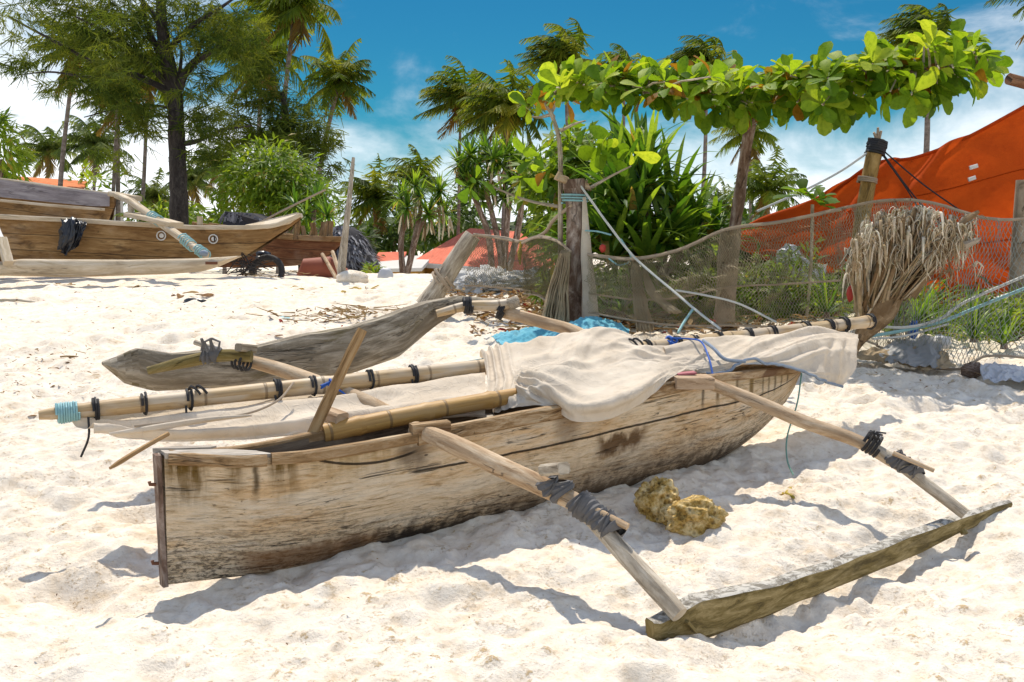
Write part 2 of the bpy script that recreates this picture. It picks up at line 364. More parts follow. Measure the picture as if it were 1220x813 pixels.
M['almond_leaf'] = leafmat('sea_almond_leaf', (.075, .155, .012), (.19, .31, .022), (.34, .42, .05), .50, (1.8, 1.6, .5), .55, .12, (.24, .12, .02))
M['palm_leaf'] = leafmat('palm_leaf', (.035, .065, .009), (.095, .145, .016), (.22, .24, .035), .46, (1.8, 1.6, .6), .65, .12, (.16, .11, .035))
M['palm_leaf_far'] = leafmat('far_palm_leaf', (.04, .07, .022), (.085, .125, .035), (.16, .19, .055), .42, None, .65, .12, (.2, .15, .06))
M['needle'] = leafmat('casuarina_needle', (.026, .052, .012), (.070, .105, .018), (.16, .185, .034), .46, (1.8, 1.5, .5), .8, .1)
M['strap_leaf'] = leafmat('pandanus_leaf', (.030, .085, .010), (.085, .17, .018), (.25, .35, .04), .45, (1.7, 1.6, .6), .45, .3, (.30, .20, .06))
M['bush_leaf'] = leafmat('bush_leaf', (.050, .10, .009), (.125, .20, .016), (.25, .31, .035), .50, (1.8, 1.7, .6), .55, .2, (.25, .2, .04))
M['dark_leaf'] = leafmat('dark_bush_leaf', (.014, .034, .007), (.040, .075, .012), (.085, .13, .02), .35, None, .6, .15)
M['dry_leaf'] = leafmat('dry_leaf', (.10, .045, .018), (.22, .11, .04), (.36, .24, .11), .2, (1.3, 1.1, .7), .8, .2, (.28, .03, .02))
M['yellow_leaf'] = leafmat('yellow_fallen_leaf', (.26, .18, .02), (.40, .28, .03), (.5, .38, .07), .3, (1.3, 1.1, .5), .7, .2)
M['thatch'] = leafmat('grey_thatch', (.07, .066, .075), (.17, .16, .175), (.33, .315, .33), .05, (1, 1, 1), .9, .1)
M['thatch_base'] = plain('thatch_base', (.035, .032, .035), .95)
M['dead_stalk'] = leafmat('dead_stalks', (.16, .095, .045), (.40, .285, .165), (.78, .69, .55), .1, (1, 1, 1), .85, .15)
M['dead_core'] = wood('dead_core', (.08, .045, .02), (.20, .125, .06), (.34, .24, .14), 4, 12, 1)

# ------------------------------------------------------------------ mesh builder
class MB:
    def __init__(s):
        s.v = []; s.f = []; s.uv = []
    def face(s, idx, uvs):
        s.f.append(idx); s.uv.append(uvs)
    def tube(s, pts, rad, n=8, caps=True, wob=0.0, uo=None, flat=1.0, seed=None):
        pts = [Vector(p) for p in pts]; k = len(pts)
        if not isinstance(rad, (list, tuple)): rad = [rad] * k
        uo = rnd.uniform(0, 20) if uo is None else uo
        base = len(s.v); L = 0; us = []
        up = None
        for i in range(k):
            a = pts[max(i - 1, 0)]; c = pts[min(i + 1, k - 1)]; t = (c - a)
            t = t.normalized() if t.length > 1e-9 else Vector((0, 0, 1))
            if up is None:
                up = Vector((0, 0, 1)) if abs(t.z) < .9 else Vector((0, 1, 0))
            x = t.cross(up)
            if x.length < 1e-5: x = t.cross(Vector((1, 0, 0)))
            x.normalize(); y = x.cross(t).normalized(); up = y
            if i: L += (pts[i] - pts[i - 1]).length
            us.append(L + uo)
            for j in range(n):
                an = 2 * math.pi * j / n
                r = rad[i]
                if wob: r *= 1 + wob * mnoise.noise(Vector((math.cos(an) * 1.3, math.sin(an) * 1.3, L * 2.2 + uo)))
                s.v.append(pts[i] + x * (math.cos(an) * r) + y * (math.sin(an) * r * flat))
        for i in range(k - 1):
            for j in range(n):
                j2 = (j + 1) % n
                c = 2 * math.pi * max(rad[i], .003)
                s.face((base + i * n + j, base + i * n + j2, base + (i + 1) * n + j2, base + (i + 1) * n + j),
                       ((us[i], c * j / n), (us[i], c * (j + 1) / n), (us[i + 1], c * (j + 1) / n), (us[i + 1], c * j / n)))
        if caps:
            for i, rev in ((0, False), (k - 1, True)):
                idx = [base + i * n + j for j in range(n)]
                uv = [(us[i] + .02 * math.cos(2 * math.pi * j / n), .3 * rad[i] * math.sin(2 * math.pi * j / n)) for j in range(n)]
                if rev: idx.reverse(); uv.reverse()
                s.face(tuple(reversed(idx)), tuple(uv))
        return s
    def grid(s, P, UV=None, closed=False):
        """P[i][j] world points"""
        base = len(s.v); ni = len(P); nj = len(P[0])
        for row in P: s.v.extend(Vector(p) for p in row)
        if UV is None:
            UV = [[(i * .03, j * .03) for j in range(nj)] for i in range(ni)]
        for i in range(ni - 1):
            for j in range(nj - 1):
                s.face((base + i * nj + j, base + i * nj + j + 1, base + (i + 1) * nj + j + 1, base + (i + 1) * nj + j),
                       (UV[i][j], UV[i][j + 1], UV[i + 1][j + 1], UV[i + 1][j]))
        return s
    def section(s, secs, uo=None, caps=True):
        """loft closed cross sections (equal point counts), u along, v around"""
        uo = rnd.uniform(0, 20) if uo is None else uo
        base = len(s.v); n = len(secs[0]); L = 0; us = []
        for i, sec in enumerate(secs):
            if i: L += ((sum((Vector(p) for p in sec), Vector()) - sum((Vector(p) for p in secs[i - 1]), Vector())) / n).length
            us.append(L + uo); s.v.extend(Vector(p) for p in sec)
        for i in range(len(secs) - 1):
            vv = [0]
            for j in range(n): vv.append(vv[-1] + (Vector(secs[i][(j + 1) % n]) - Vector(secs[i][j])).length)
            for j in range(n):
                j2 = (j + 1) % n
                s.face((base + i * n + j, base + (i + 1) * n + j, base + (i + 1) * n + j2, base + i * n + j2),
                       ((us[i], vv[j]), (us[i + 1], vv[j]), (us[i + 1], vv[j + 1]), (us[i], vv[j + 1])))
        if caps:
            c = [(us[0] + .1 * k / n, .1 * (k % 2)) for k in range(n)]
            s.face(tuple(base + j for j in range(n)), tuple(c))
            e = base + (len(secs) - 1) * n
            s.face(tuple(e + n - 1 - j for j in range(n)), tuple(c))
        return s
    def beam(s, pts, w, h, up=(0, 0, 1), ch=.18, seg=1, wob=.0):
        """rectangular bar with chamfered edges along pts"""
        pts = [Vector(p) for p in pts]
        if seg > 1:
            q = []
            for a, c in zip(pts, pts[1:]):
                for k in range(seg): q.append(a.lerp(c, k / seg))
            q.append(pts[-1]); pts = q
        k = len(pts); secs = []; up = Vector(up)
        for i in range(k):
            t = (pts[min(i + 1, k - 1)] - pts[max(i - 1, 0)]).normalized()
            x = t.cross(up).normalized(); y = x.cross(t).normalized()
            ww, hh = (float(np.interp(i / (k - 1), np.linspace(0, 1, len(e)), e)) / 2 if isinstance(e, (list, tuple)) else e / 2 for e in (w, h))
            if wob:
                ww *= 1 + wob * mnoise.noise(pts[i] * 4); hh *= 1 + wob * mnoise.noise(pts[i] * 4 + Vector((9, 3, 1)))
            c = ch * min(ww, hh)
            o = [(-ww + c, -hh), (ww - c, -hh), (ww, -hh + c), (ww, hh - c), (ww - c, hh), (-ww + c, hh), (-ww, hh - c), (-ww, -hh + c)]
            secs.append([pts[i] + x * a + y * b for a, b in o])
        return s.section(secs)
    def helix(s, a, c, r, turns, rt, n=5, step=10, jit=.15):
        a, c = Vector(a), Vector(c); t = (c - a).normalized()
        up = Vector((0, 0, 1)) if abs(t.z) < .9 else Vector((0, 1, 0))
        x = t.cross(up).normalized(); y = x.cross(t).normalized(); N = int(turns * step)
        pts = []
        for i in range(N + 1):
            an = 2 * math.pi * i / step; rr = r * (1 + jit * (rnd.random() - .3))
            pts.append(a.lerp(c, i / N) + x * math.cos(an) * rr + y * math.sin(an) * rr)
        return s.tube(pts, rt, n)
    def leaf(s, p, d, nrm, L, W, bend=.25, fold=.15, u=None, v=None, prof=((0, .04), (.2, .28), (.5, .42), (.75, .40), (.92, .22), (1, .02))):
        u = rnd.random() if u is None else u; v = rnd.random() if v is None else v
        p = Vector(p); d = Vector(d).normalized(); side = d.cross(Vector(nrm))
        if side.length < 1e-4: side = d.cross(Vector((1, 0, 0)))
        side.normalize(); nn = side.cross(d).normalized()
        base = len(s.v)
        for t, w in prof:
            c = p + d * (L * t) - nn * (bend * L * t * t)
            s.v.append(c - side * (W * w) + nn * (fold * W * w)); s.v.append(c); s.v.append(c + side * (W * w) + nn * (fold * W * w))
        q = (u, v)
        for i in range(len(prof) - 1):
            a = base + i * 3
            s.face((a, a + 1, a + 4, a + 3), (q,) * 4); s.face((a + 1, a + 2, a + 5, a + 4), (q,) * 4)
    def blade(s, p, q, w, nrm, u=None, v=None, taper=.15):
        """thin two-point blade"""
        u = rnd.random() if u is None else u; v = rnd.random() if v is None else v
        p, q = Vector(p), Vector(q); side = (q - p).cross(Vector(nrm))
        if side.length < 1e-6: side = Vector((1, 0, 0))
        side.normalize(); b = len(s.v)
        s.v.extend([p - side * w * .5, p + side * w * .5, q + side * w * .5 * taper, q - side * w * .5 * taper])
        s.face((b, b + 1, b + 2, b + 3), ((u, v),) * 4)
    def blob(s, c, r, sub=3, amp=.25, freq=2.0, seed=0, pit=0):
        import bmesh
        bm = bmesh.new(); bmesh.ops.create_icosphere(bm, subdivisions=sub, radius=1)
        base = len(s.v); c = Vector(c); r = Vector(r)
        for v in bm.verts:
            n = v.co.normalized(); o = n * freq + Vector((seed, seed * 1.7, seed * .3))
            k = 1 + amp * mnoise.fractal(o, .9, 2.1, 4)
            if pit: k -= pit * max(0, mnoise.noise(n * freq * 4 + Vector((seed, 3, 1))))
            s.v.append(c + Vector((n.x * r.x, n.y * r.y, n.z * r.z)) * k)
        for f in bm.faces:
            s.face(tuple(base + v.index for v in f.verts), tuple((v.co.x, v.co.z) for v in f.verts))
        bm.free(); return s
    def build(s, name, mat, parent=None, smooth=True, origin=None, sharp=42):
        me = bpy.data.meshes.new(name)
        if parent is not None:
            r = parent
            while r.parent is not None: r = r.parent
            off = r.location.copy()
        elif origin is not None: off = Vector(origin)
        else:
            xs = [v.x for v in s.v]; ysv = [v.y for v in s.v]; zs = [v.z for v in s.v]
            off = Vector(((min(xs) + max(xs)) / 2, (min(ysv) + max(ysv)) / 2, min(zs)))
        me.from_pydata([v - off for v in s.v], [], s.f)
        uvl = me.uv_layers.new(name='UVMap')
        flat = [c for f in s.uv for p in f for c in p]
        uvl.data.foreach_set('uv', flat)
        me.polygons.foreach_set('use_smooth', [smooth] * len(me.polygons))
        if smooth and sharp: me.set_sharp_from_angle(angle=R(sharp))
        me.materials.append(M[mat] if isinstance(mat, str) else mat)
        o = bpy.data.objects.new(name, me); col.objects.link(o)
        if parent is None: o.location = off
        else: o.parent = parent
        return o

def tag(o, label=None, cat=None, group=None, kind=None):
    if label: o['label'] = label
    if cat: o['category'] = cat
    if group: o['group'] = group
    if kind: o['kind'] = kind
    return o

def thing(name, loc, label, cat, group=None, kind=None):
    o = bpy.data.objects.new(name, None); col.objects.link(o); o.location = Vector(loc); o.empty_display_size = .2
    return tag(o, label, cat, group, kind)

def cr(p0, p1, p2, p3, t):
    return .5 * ((2 * p1) + (p2 - p0) * t + (2 * p0 - 5 * p1 + 4 * p2 - p3) * t * t + (3 * p1 - p0 - 3 * p2 + p3) * t ** 3)

def spline(pts, n):
    pts = [Vector(p) for p in pts]; out = []; k = len(pts)
    for i in range(n + 1):
        x = i / n * (k - 1); a = min(int(x), k - 2); t = x - a
        p0 = pts[a - 1] if a > 0 else pts[0] * 2 - pts[1]
        p3 = pts[a + 2] if a + 2 < k else pts[k - 1] * 2 - pts[k - 2]
        out.append(cr(p0, pts[a], pts[a + 1], p3, t))
    return out

def pxs(l, n=None):
    p = [at(*q) for q in l]
    return spline(p, n) if n else p

def crest(p, sharp=2.0):
    # one fold per unit of p: rounded crest, broad trough
    return (.5 + .5 * math.cos(6.283 * p)) ** sharp * 1.2 - .14

def sstep(x, a, b):
    t = min(1, max(0, (x - a) / (b - a))); return t * t * (3 - 2 * t)

def sheet(rows, nu, nv, amp=.02, freq=(3, 1.2), seed=0, fine=.006, fold=None):
    """rows of (px, py, Y) control points -> smooth cloth grid with folds"""
    rr = [spline([at(*q) for q in r], nu) for r in rows]
    P = [[None] * (nu + 1) for _ in range(nv + 1)]
    for j in range(nu + 1):
        c = spline([r[j] for r in rr], nv)
        for i in range(nv + 1): P[i][j] = c[i]
    Q = [[None] * (nu + 1) for _ in range(nv + 1)]
    for i in range(nv + 1):
        for j in range(nu + 1):
            a = P[min(i + 1, nv)][j] - P[max(i - 1, 0)][j]; c = P[i][min(j + 1, nu)] - P[i][max(j - 1, 0)]
            n = a.cross(c)
            n = n.normalized() if n.length > 1e-9 else Vector((0, -1, 0))
            x = j / nu * freq[0]; y = i / nv * freq[1]
            wx = x + .45 * mnoise.noise(Vector((x * .9, y * .9, seed + 3))); nz = mnoise.noise
            d = .55 * math.sin(wx * 6.283 + 2.6 * nz(Vector((y * .9, x * .35, seed)))) * (.25 + 1.1 * abs(nz(Vector((x * .8, y * .6, seed + 9)))))
            r1 = 1 - abs(nz(Vector((x * 1.5 + y * 1.3, y * .8 - x * .5, seed + 7)))) * 3.2; r2 = 1 - abs(nz(Vector((x * 2.6 - y * 1.6, y * 1.5 + x * .6, seed + 17)))) * 3.2
            r3 = 1 - abs(nz(Vector((x * 5.2 + y * 2.0, y * 2.4 - x, seed + 27)))) * 3.0
            d += .75 * max(0, r1) ** 1.6 + .4 * max(0, r2) ** 1.6 + .08 * max(0, r3) ** 1.5 - .45
            if fold: d = fold(j / nu, i / nv, nz) + .18 * d
            f = mnoise.noise(P[i][j] * 22 + Vector((seed, 0, 0)))
            Q[i][j] = P[i][j] + n * (amp * d + fine * f)
    UV = [[(j / nu, i / nv) for j in range(nu + 1)] for i in range(nv + 1)]
    return Q, UV

# ================================================================== WORLD, SUN, CAMERA
SUN_EL, SUN_AZ = 60.0, 99.0            # azimuth measured from +X towards +Y : sun stands behind the scene, a touch left
w = bpy.data.worlds.new('World'); scn.world = w; w.use_nodes = True
nt = w.node_tree; nt.nodes.clear()
class WB(NB):
    def __init__(s): s.nt = nt
b = WB()
out = b.n('ShaderNodeOutputWorld'); bg = b.n('ShaderNodeBackground')
gen = b.n('ShaderNodeTexCoord').outputs['Generated']
sep = b.sep(gen)
sky = b.n('ShaderNodeTexSky', sky_type='NISHITA', sun_disc=False)
sky.sun_elevation = R(SUN_EL); sky.sun_rotation = R(90 - SUN_AZ); sky.air_density = 1.0; sky.dust_density = .4; sky.ozone_density = 2.0
skyc = b.n('ShaderNodeHueSaturation'); skyc.inputs['Saturation'].default_value = 1.25; skyc.inputs['Value'].default_value = 1.0
b.link(sky.outputs[0], skyc.inputs['Color'])
front = b.step(sep[1], .2, .8)
blue = b.mix(b.math('MULTIPLY', front, b.step(sep[2], .75, .25)), skyc.outputs[0], b.mix(1, skyc.outputs[0], (.062, .28, .33), 'MULTIPLY'))
# clouds: flattened noise on the direction, thicker to the horizon and to the left
zz = b.math('MAXIMUM', b.math('ADD', sep[2], .10), .02)
comb = b.n('ShaderNodeCombineXYZ'); b.put(comb.inputs[0], b.math('DIVIDE', sep[0], zz)); b.put(comb.inputs[1], b.math('DIVIDE', sep[1], zz)); b.put(comb.inputs[2], 0.0)
n1 = b.noise(b.map(gen, (5.2, 5.2, 11), (2.3, .4, .2)), 1, 8, .58, .35)
n2 = b.noise(b.map(comb.outputs[0], (.45, .45, 1), (3.1, 1.7, 0)), 1, 7, .6, .5)
left = b.math('MULTIPLY', b.step(sep[0], -.05, -.48), .30)
lowb = b.math('MULTIPLY', b.step(sep[2], .18, .0), .40)
rightb = b.math('MULTIPLY', b.step(sep[0], .12, .50), .07)
cv = b.math('ADD', b.math('ADD', b.math('MULTIPLY', n1, .75), b.math('MULTIPLY', n2, .25)), b.math('ADD', b.math('ADD', left, lowb), rightb))
cloud_front = b.step(cv, .53, .88)
cloud_fill = b.step(b.math('ADD', n2, b.math('MULTIPLY', n1, .3)), .55, .75)  # unseen white cloud overhead and behind the camera, added as neutral fill light
cloud = b.mix(front, cloud_fill, cloud_front)
ccol = b.ramp(n1, [(.30, (4.8, 5.4, 6.0)), (.62, (6.7, 6.8, 6.9))])
skycol = b.mix(cloud, blue, ccol)
b.put(bg.inputs[0], skycol); bg.inputs[1].default_value = .148
b.link(bg.outputs[0], out.inputs[0])

sl = bpy.data.lights.new('sun', 'SUN'); sl.energy = 4.1; sl.angle = R(.55); sl.color = (1, .925, .80)
so = bpy.data.objects.new('sun', sl); col.objects.link(so)
sd = Vector((math.cos(R(SUN_AZ)) * math.cos(R(SUN_EL)), math.sin(R(SUN_AZ)) * math.cos(R(SUN_EL)), math.sin(R(SUN_EL))))
so.rotation_euler = sd.to_track_quat('Z', 'Y').to_euler(); so.location = (0, 0, 30)

cam = bpy.data.cameras.new('camera'); cam.sensor_width = 36; cam.lens = 36 * F / 1220; cam.clip_end = 3000; cam.clip_start = .05
co = bpy.data.objects.new('camera', cam); col.objects.link(co); co.location = (0, 0, H); co.rotation_euler = (math.pi / 2 - PITCH, 0, 0)
scn.camera = co
vs = scn.view_settings; vs.view_transform = 'Standard'; vs.look = 'None'; vs.exposure = .40; vs.gamma = 1; vs.use_curve_mapping = False
scn.cycles.max_bounces = 8; scn.cycles.transparent_max_bounces = 8; scn.cycles.use_denoising = True

# ================================================================== GROUND SHEET
def axis(lo, hi, d, outer, g0, mid, g1):
    a = list(np.arange(lo, hi + d * .5, d)); s = d; x = a[-1]
    while x < outer[1]:
        s *= g0 if x < mid else g1; x += s; a.append(x)
    s = d; x = lo; pre = []
    while x > outer[0]:
        s *= g0 if x > -mid else g1; x -= s; pre.append(x)
    return np.array(pre[::-1] + a)
gx = axis(-3.2, 3.6, .018, (-420, 420), 1.017, 11, 1.08)
gy = axis(2.4, 7.0, .018, (-60, 420), 1.008, 21, 1.08)
GX, GY = np.meshgrid(gx, gy)
GZ = ground(GX, GY)
nearf = np.clip(1.4 - np.abs(GY - 4.5) / 14, 0, 1) * np.clip(1.5 - np.abs(GX) / 14, 0, 1)
GZ += nearf * (.028 * vnoise(GX * 9 + 5, GY * 9 + 2) + .024 * vnoise(GX * 19, GY * 19) + .016 * vnoise(GX * 37, GY * 37)) + .007 * np.maximum(0, vnoise(GX * 23 + 7, GY * 23)) * nearf
rr = random.Random(11)
CR = np.zeros_like(GZ)
for k in range(2700):                     # footprints and scuffs
    x = rr.uniform(-7.5, 7.5); y = rr.uniform(2.3, 9) if k < 900 else rr.uniform(7, 19)
    if k >= 900: x *= 1.6
    r = rr.uniform(.04, .13) if k < 900 else rr.uniform(.07, .20); dp = r * rr.uniform(.12, .36); ang = rr.uniform(0, 3.14); el = rr.uniform(1, 1.9)
    i0, i1 = np.searchsorted(gx, x - 3 * r * 1.6), np.searchsorted(gx, x + 3 * r * 1.6); j0, j1 = np.searchsorted(gy, y - 3 * r * 1.6), np.searchsorted(gy, y + 3 * r * 1.6)
    if i1 - i0 < 3 or j1 - j0 < 3: continue
    dx = GX[j0:j1, i0:i1] - x; dy = GY[j0:j1, i0:i1] - y
    a = (dx * math.cos(ang) + dy * math.sin(ang)) / el; c = -dx * math.sin(ang) + dy * math.cos(ang)
    d2 = (a * a + c * c) / (r * r)
    GZ[j0:j1, i0:i1] += -dp * np.exp(-d2 * 1.6) + .42 * dp * np.exp(-((np.sqrt(d2) - 1.35) ** 2) * 5)
for k in range(9000):                     # small clods of crusted sand
    x = rr.uniform(-4.5, 5); y = 2.4 + 6.5 * rr.random() ** 1.3; r = .008 + .018 * rr.random() ** 3
    if vnoise(np.array([x * 1.3 + 4]), np.array([y * 1.3]))[0] < .06: continue
    i0, i1 = np.searchsorted(gx, x - 2.5 * r), np.searchsorted(gx, x + 2.5 * r); j0, j1 = np.searchsorted(gy, y - 2.5 * r), np.searchsorted(gy, y + 2.5 * r)
    if i1 - i0 < 1 or j1 - j0 < 1: continue
    d2 = ((GX[j0:j1, i0:i1] - x) ** 2 + (GY[j0:j1, i0:i1] - y) ** 2) / (r * r)
    GZ[j0:j1, i0:i1] += r * .7 * np.exp(-d2 * .8); CR[j0:j1, i0:i1] = np.maximum(CR[j0:j1, i0:i1], np.exp(-d2 * 1.1) * rr.uniform(.35, 1.0))
ny, nx = GX.shape
me = bpy.data.meshes.new('sand')
co_ = np.stack([GX, GY, GZ], -1).reshape(-1, 3).astype(np.float32)
me.vertices.add(nx * ny); me.vertices.foreach_set('co', co_.ravel())
ii = (np.arange(ny - 1)[:, None] * nx + np.arange(nx - 1)[None, :]).ravel()
quads = np.stack([ii, ii + 1, ii + nx + 1, ii + nx], 1).astype(np.int32)
me.loops.add(quads.size); me.loops.foreach_set('vertex_index', quads.ravel())
me.polygons.add(len(quads)); me.polygons.foreach_set('loop_start', np.arange(0, quads.size, 4, dtype=np.int32))
me.polygons.foreach_set('use_smooth', np.ones(len(quads), bool)); me.update(calc_edges=True)
at_ = me.attributes.new('crust', 'FLOAT', 'POINT'); at_.data.foreach_set('value', CR.ravel().astype(np.float32))
me.materials.append(M['sand'])
so_ = bpy.data.objects.new('sand', me); col.objects.link(so_)
tag(so_, 'pale coral beach sand pitted with footprints', 'sand', kind='structure')

# ================================================================== THE NEAR OUTRIGGER CANOE
A = Vector((-1.474, 4.125, 0)); ANG = R(34.6)
U = Vector((math.cos(ANG), math.sin(ANG), 0)); V = Vector((math.sin(ANG), -math.cos(ANG), 0))
Z = Vector((0, 0, 1))
SS = [0, .15, .42, .79, 1.12, 1.79, 2.46, 2.99, 3.5, 3.8, 4.06]
ZG = [.597, .575, .547, .565, .592, .630, .677, .708, .692, .680, .664]
SK = [0, .25, .53, .88, 1.37, 1.88, 2.58, 3.21, 3.48, 3.84, 4.0, 4.06]
ZK = [.03, .012, -.015, .005, .02, .03, .08, .13, .19, .36, .52, .61]
SW = [0, .15, .6, 1.2, 2.0, 2.8, 3.4, 3.8, 4.06]
WW = [.028, .062, .165, .232, .245, .228, .165, .09, .018]
def sm(s, xs, ys):
    return sum(float(np.interp(s + d, xs, ys)) for d in (-.14, -.07, 0, .07, .14)) / 5 if .14 < s < 3.9 else float(np.interp(s, xs, ys))
zg = lambda s: sm(s, SS, ZG); zk = lambda s: sm(s, SK, ZK); ww = lambda s: sm(s, SW, WW)
def cpt(s, v, z): return Vector((A.x, A.y, 0)) + U * s + V * v + Z * z
def hsec(s, t, inner=False):
    w_ = ww(s); g = zg(s); k = zk(s)
    if inner: w_ = max(w_ - .03, .004); k = min(k + .10, g - .03); g = g - .002
    x = w_ * (1 - t ** 2.7) ** .62
    if not inner: x *= 1 + .035 * mnoise.noise(Vector((s * 2.3, t * 3, 1))) ; x += .004 * mnoise.noise(Vector((s * 9, t * 12, 4)))
    return x, g + (k - g) * t
root = thing('outrigger_canoe', (.2, 5.2, gz(.2, 5.2)), 'weathered grey-brown dugout canoe with two outrigger floats, lying in front on the sand', 'canoe')
ns, ntt = 150, 26
st = [4.06 * i / ns for i in range(ns + 1)]
tt = [1 - (1 - i / ntt) ** 1.35 for i in range(ntt + 1)]
mb = MB()
# two half shells (far then near) as outer skin
far = [[cpt(s, -hsec(s, t)[0], hsec(s, t)[1]) for t in tt] for s in st]
near = [[cpt(s, hsec(s, t)[0], hsec(s, t)[1]) for t in tt] for s in st]
mb.grid([list(reversed(r)) for r in near], [[(s, t) for t in reversed(tt)] for s in st])
mb.grid(far, [[(s + 7, t) for t in tt] for s in st])
# blunt stern board and prow closing strips
mb.grid([[far[0][i], near[0][i]] for i in range(ntt + 1)], [[(0.02, tt[i]), (.06, tt[i])] for i in range(ntt + 1)])
mb.grid([[near[-1][i], far[-1][i]] for i in range(ntt + 1)], [[(4.0, tt[i]), (4.05, tt[i])] for i in range(ntt + 1)])
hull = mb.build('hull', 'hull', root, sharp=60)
mb = MB()
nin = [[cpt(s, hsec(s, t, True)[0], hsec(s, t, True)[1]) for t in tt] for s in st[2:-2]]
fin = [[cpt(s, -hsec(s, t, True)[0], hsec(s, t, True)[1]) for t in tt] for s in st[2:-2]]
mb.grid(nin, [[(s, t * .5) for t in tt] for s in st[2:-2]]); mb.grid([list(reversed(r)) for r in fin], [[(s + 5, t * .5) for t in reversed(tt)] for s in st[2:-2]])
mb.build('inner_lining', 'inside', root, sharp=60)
def rail(s0, s1, side, w_, h_, dz=0, dv=0):
    k = max(3, int((s1 - s0) / .07)); pts = []
    for i in range(k + 1):
        s = s0 + (s1 - s0) * i / k
        pts.append(cpt(s, side * (ww(s) - .008 + dv), zg(s) + dz + .004 * mnoise.noise(Vector((s * 5, side, s0)))))
    m = MB(); m.beam(pts, w_, h_, ch=.35, wob=.12); return m.build('gunwale', 'rail_wood', root)
rail(.015, .41, 1, .05, .05, -.012, .006); rail(.43, 1.10, 1, .046, .05, -.01, .004); rail(1.10, 2.98, 1, .05, .07, -.012, .006); rail(3.0, 4.03, 1, .042, .05, -.006, .002)
rail(.03, 2.0, -1, .045, .05, -.008); rail(2.01, 4.03, -1, .045, .05, -.006)
# stern deck: a worn wedge of plank, and the stem post with its iron pins
def slab(name, pts2, z0, z1, mat, parent=root, jit=0):
    m = MB(); top = [cpt(s, v, zg(s) + z1) for s, v in pts2]; bot = [cpt(s, v, zg(s) + z0) for s, v in pts2]; n = len(pts2)
    b0 = len(m.v); m.v.extend(top + bot)
    m.face(tuple(range(n)), tuple((s * 1.0, v) for s, v in pts2)); m.face(tuple(range(2 * n - 1, n - 1, -1)), tuple((s, v) for s, v in reversed(pts2)))
    for i in range(n):
        j = (i + 1) % n; m.face((i, n + i, n + j, j), ((pts2[i][0], 0), (pts2[i][0], .03), (pts2[j][0], .03), (pts2[j][0], 0)))
    return m.build(name, mat, parent, smooth=False)
slab('stern_deck', [(.0, .045), (.12, .05), (.30, .10), (.44, .115), (.40, .02), (.30, -.06), (.14, -.07), (.0, -.045)], -.012, .014, 'deck_wood')
slab('deck_plank', [(-.03, -.035), (.06, -.075), (.20, -.10), (.26, -.09), (.22, -.055), (.08, -.03)], .004, .024, 'deck_wood')
m = MB(); m.beam([cpt(-.012, 0, .03), cpt(-.018, 0, .30), cpt(-.022, 0, .60)], .060, .024, up=U, ch=.3, seg=9, wob=.3)
stem = m.build('stem_post', 'stump_bark', root)
for z_ in (.135, .475):
    m = MB(); m.tube([cpt(-.035, .012, z_), cpt(-.058, .012, z_ + .004), cpt(-.06, .012, z_ + .016)], .008, 7); m.build('iron_pin', 'rust', stem)
for s_, d_ in ((.9, .09), (1.75, .08), (2.5, .09), (3.3, .08)):
    m = MB(); m.beam([cpt(s_, -ww(s_) + .02, zg(s_) - d_), cpt(s_ + .02, ww(s_) - .02, zg(s_) - d_)], .09, .026, ch=.2, seg=4, wob=.1); m.build('thwart', 'deck_wood', root)

# --- booms to the right-hand float
def pole(name, l, r, mat, parent, n=26, sides=12, wob=.12):
    p = spline([at(*q) for q in l], n)
    rad = [float(np.interp(i / n, np.linspace(0, 1, len(r)), r)) for i in range(n + 1)]
    m = MB(); m.tube(p, rad, sides, wob=wob); return m.build(name, mat, parent), p, rad
def lash(parent, a, c, r, turns, rt, mat='rubber_grey', name='lashing'):
    """flat rubber strip wound round a pole: overlapping skewed turns on a sleeve"""
    m = MB(); a, c = Vector(a), Vector(c)
    if mat == 'rope_black':
        m.helix(a, c, r, turns, rt); return m.build(name, mat, parent)
    t = (c - a).normalized(); x = t.cross(Z).normalized(); y = x.cross(t); N = int(turns) * 4; n = 18; P = []
    sk = rnd.uniform(.3, .8)
    for i in range(N + 1):
        row = []; tr = i // 4; jr = random.Random(tr * 17 + int(r * 1e5)).uniform(-.006, .008)
        for j in range(n + 1):
            an = 2 * math.pi * j / n; ph = (i % 4) / 4
            rr = r - .012 + jr + .010 * (1 - ph) + .006 * mnoise.noise(Vector((math.cos(an) * 2, math.sin(an) * 2, tr * 1.7)))
            if i in (0, N): rr = r - .022
            row.append(a.lerp(c, i / N) + t * (sk * r * .5 * math.sin(an + tr * .9)) + x * math.cos(an) * rr + y * math.sin(an) * rr)
        P.append(row)
    m.grid([list(reversed(q)) for q in P]); o = m.build(name, mat, parent, sharp=30)
    return o
YB0 = 4.62
nb1, bp, br = pole('boom', [(494, 511, 4.66), (540, 530, 4.45), (600, 558, 4.28), (650, 581, 4.16), (694, 603, 4.06), (722, 622, 4.0)], [.038, .045, .044, .042, .038, .032], 'pole_wood', root)
lw1, lp, lr = pole('boom_end', [(655, 577, 4.20), (700, 612, 4.03), (744, 660, 3.88), (780, 699, 3.77), (810, 733, 3.68)], [.022, .036, .041, .041, .036], 'pole_grey', root)
p_ = lambda *q: at(*q)
lash(lw1, p_(684, 594, 4.05), p_(714, 618, 3.99), .058, 8, .009)
lash(lw1, p_(712, 616, 3.99), p_(735, 636, 3.94), .060, 6, .011)
lash(nb1, p_(650, 572, 4.14), p_(658, 580, 4.13), .055, 3, .008)
lash(nb1, p_(665, 573, 4.13), p_(672, 592, 4.10), .058, 3, .009)
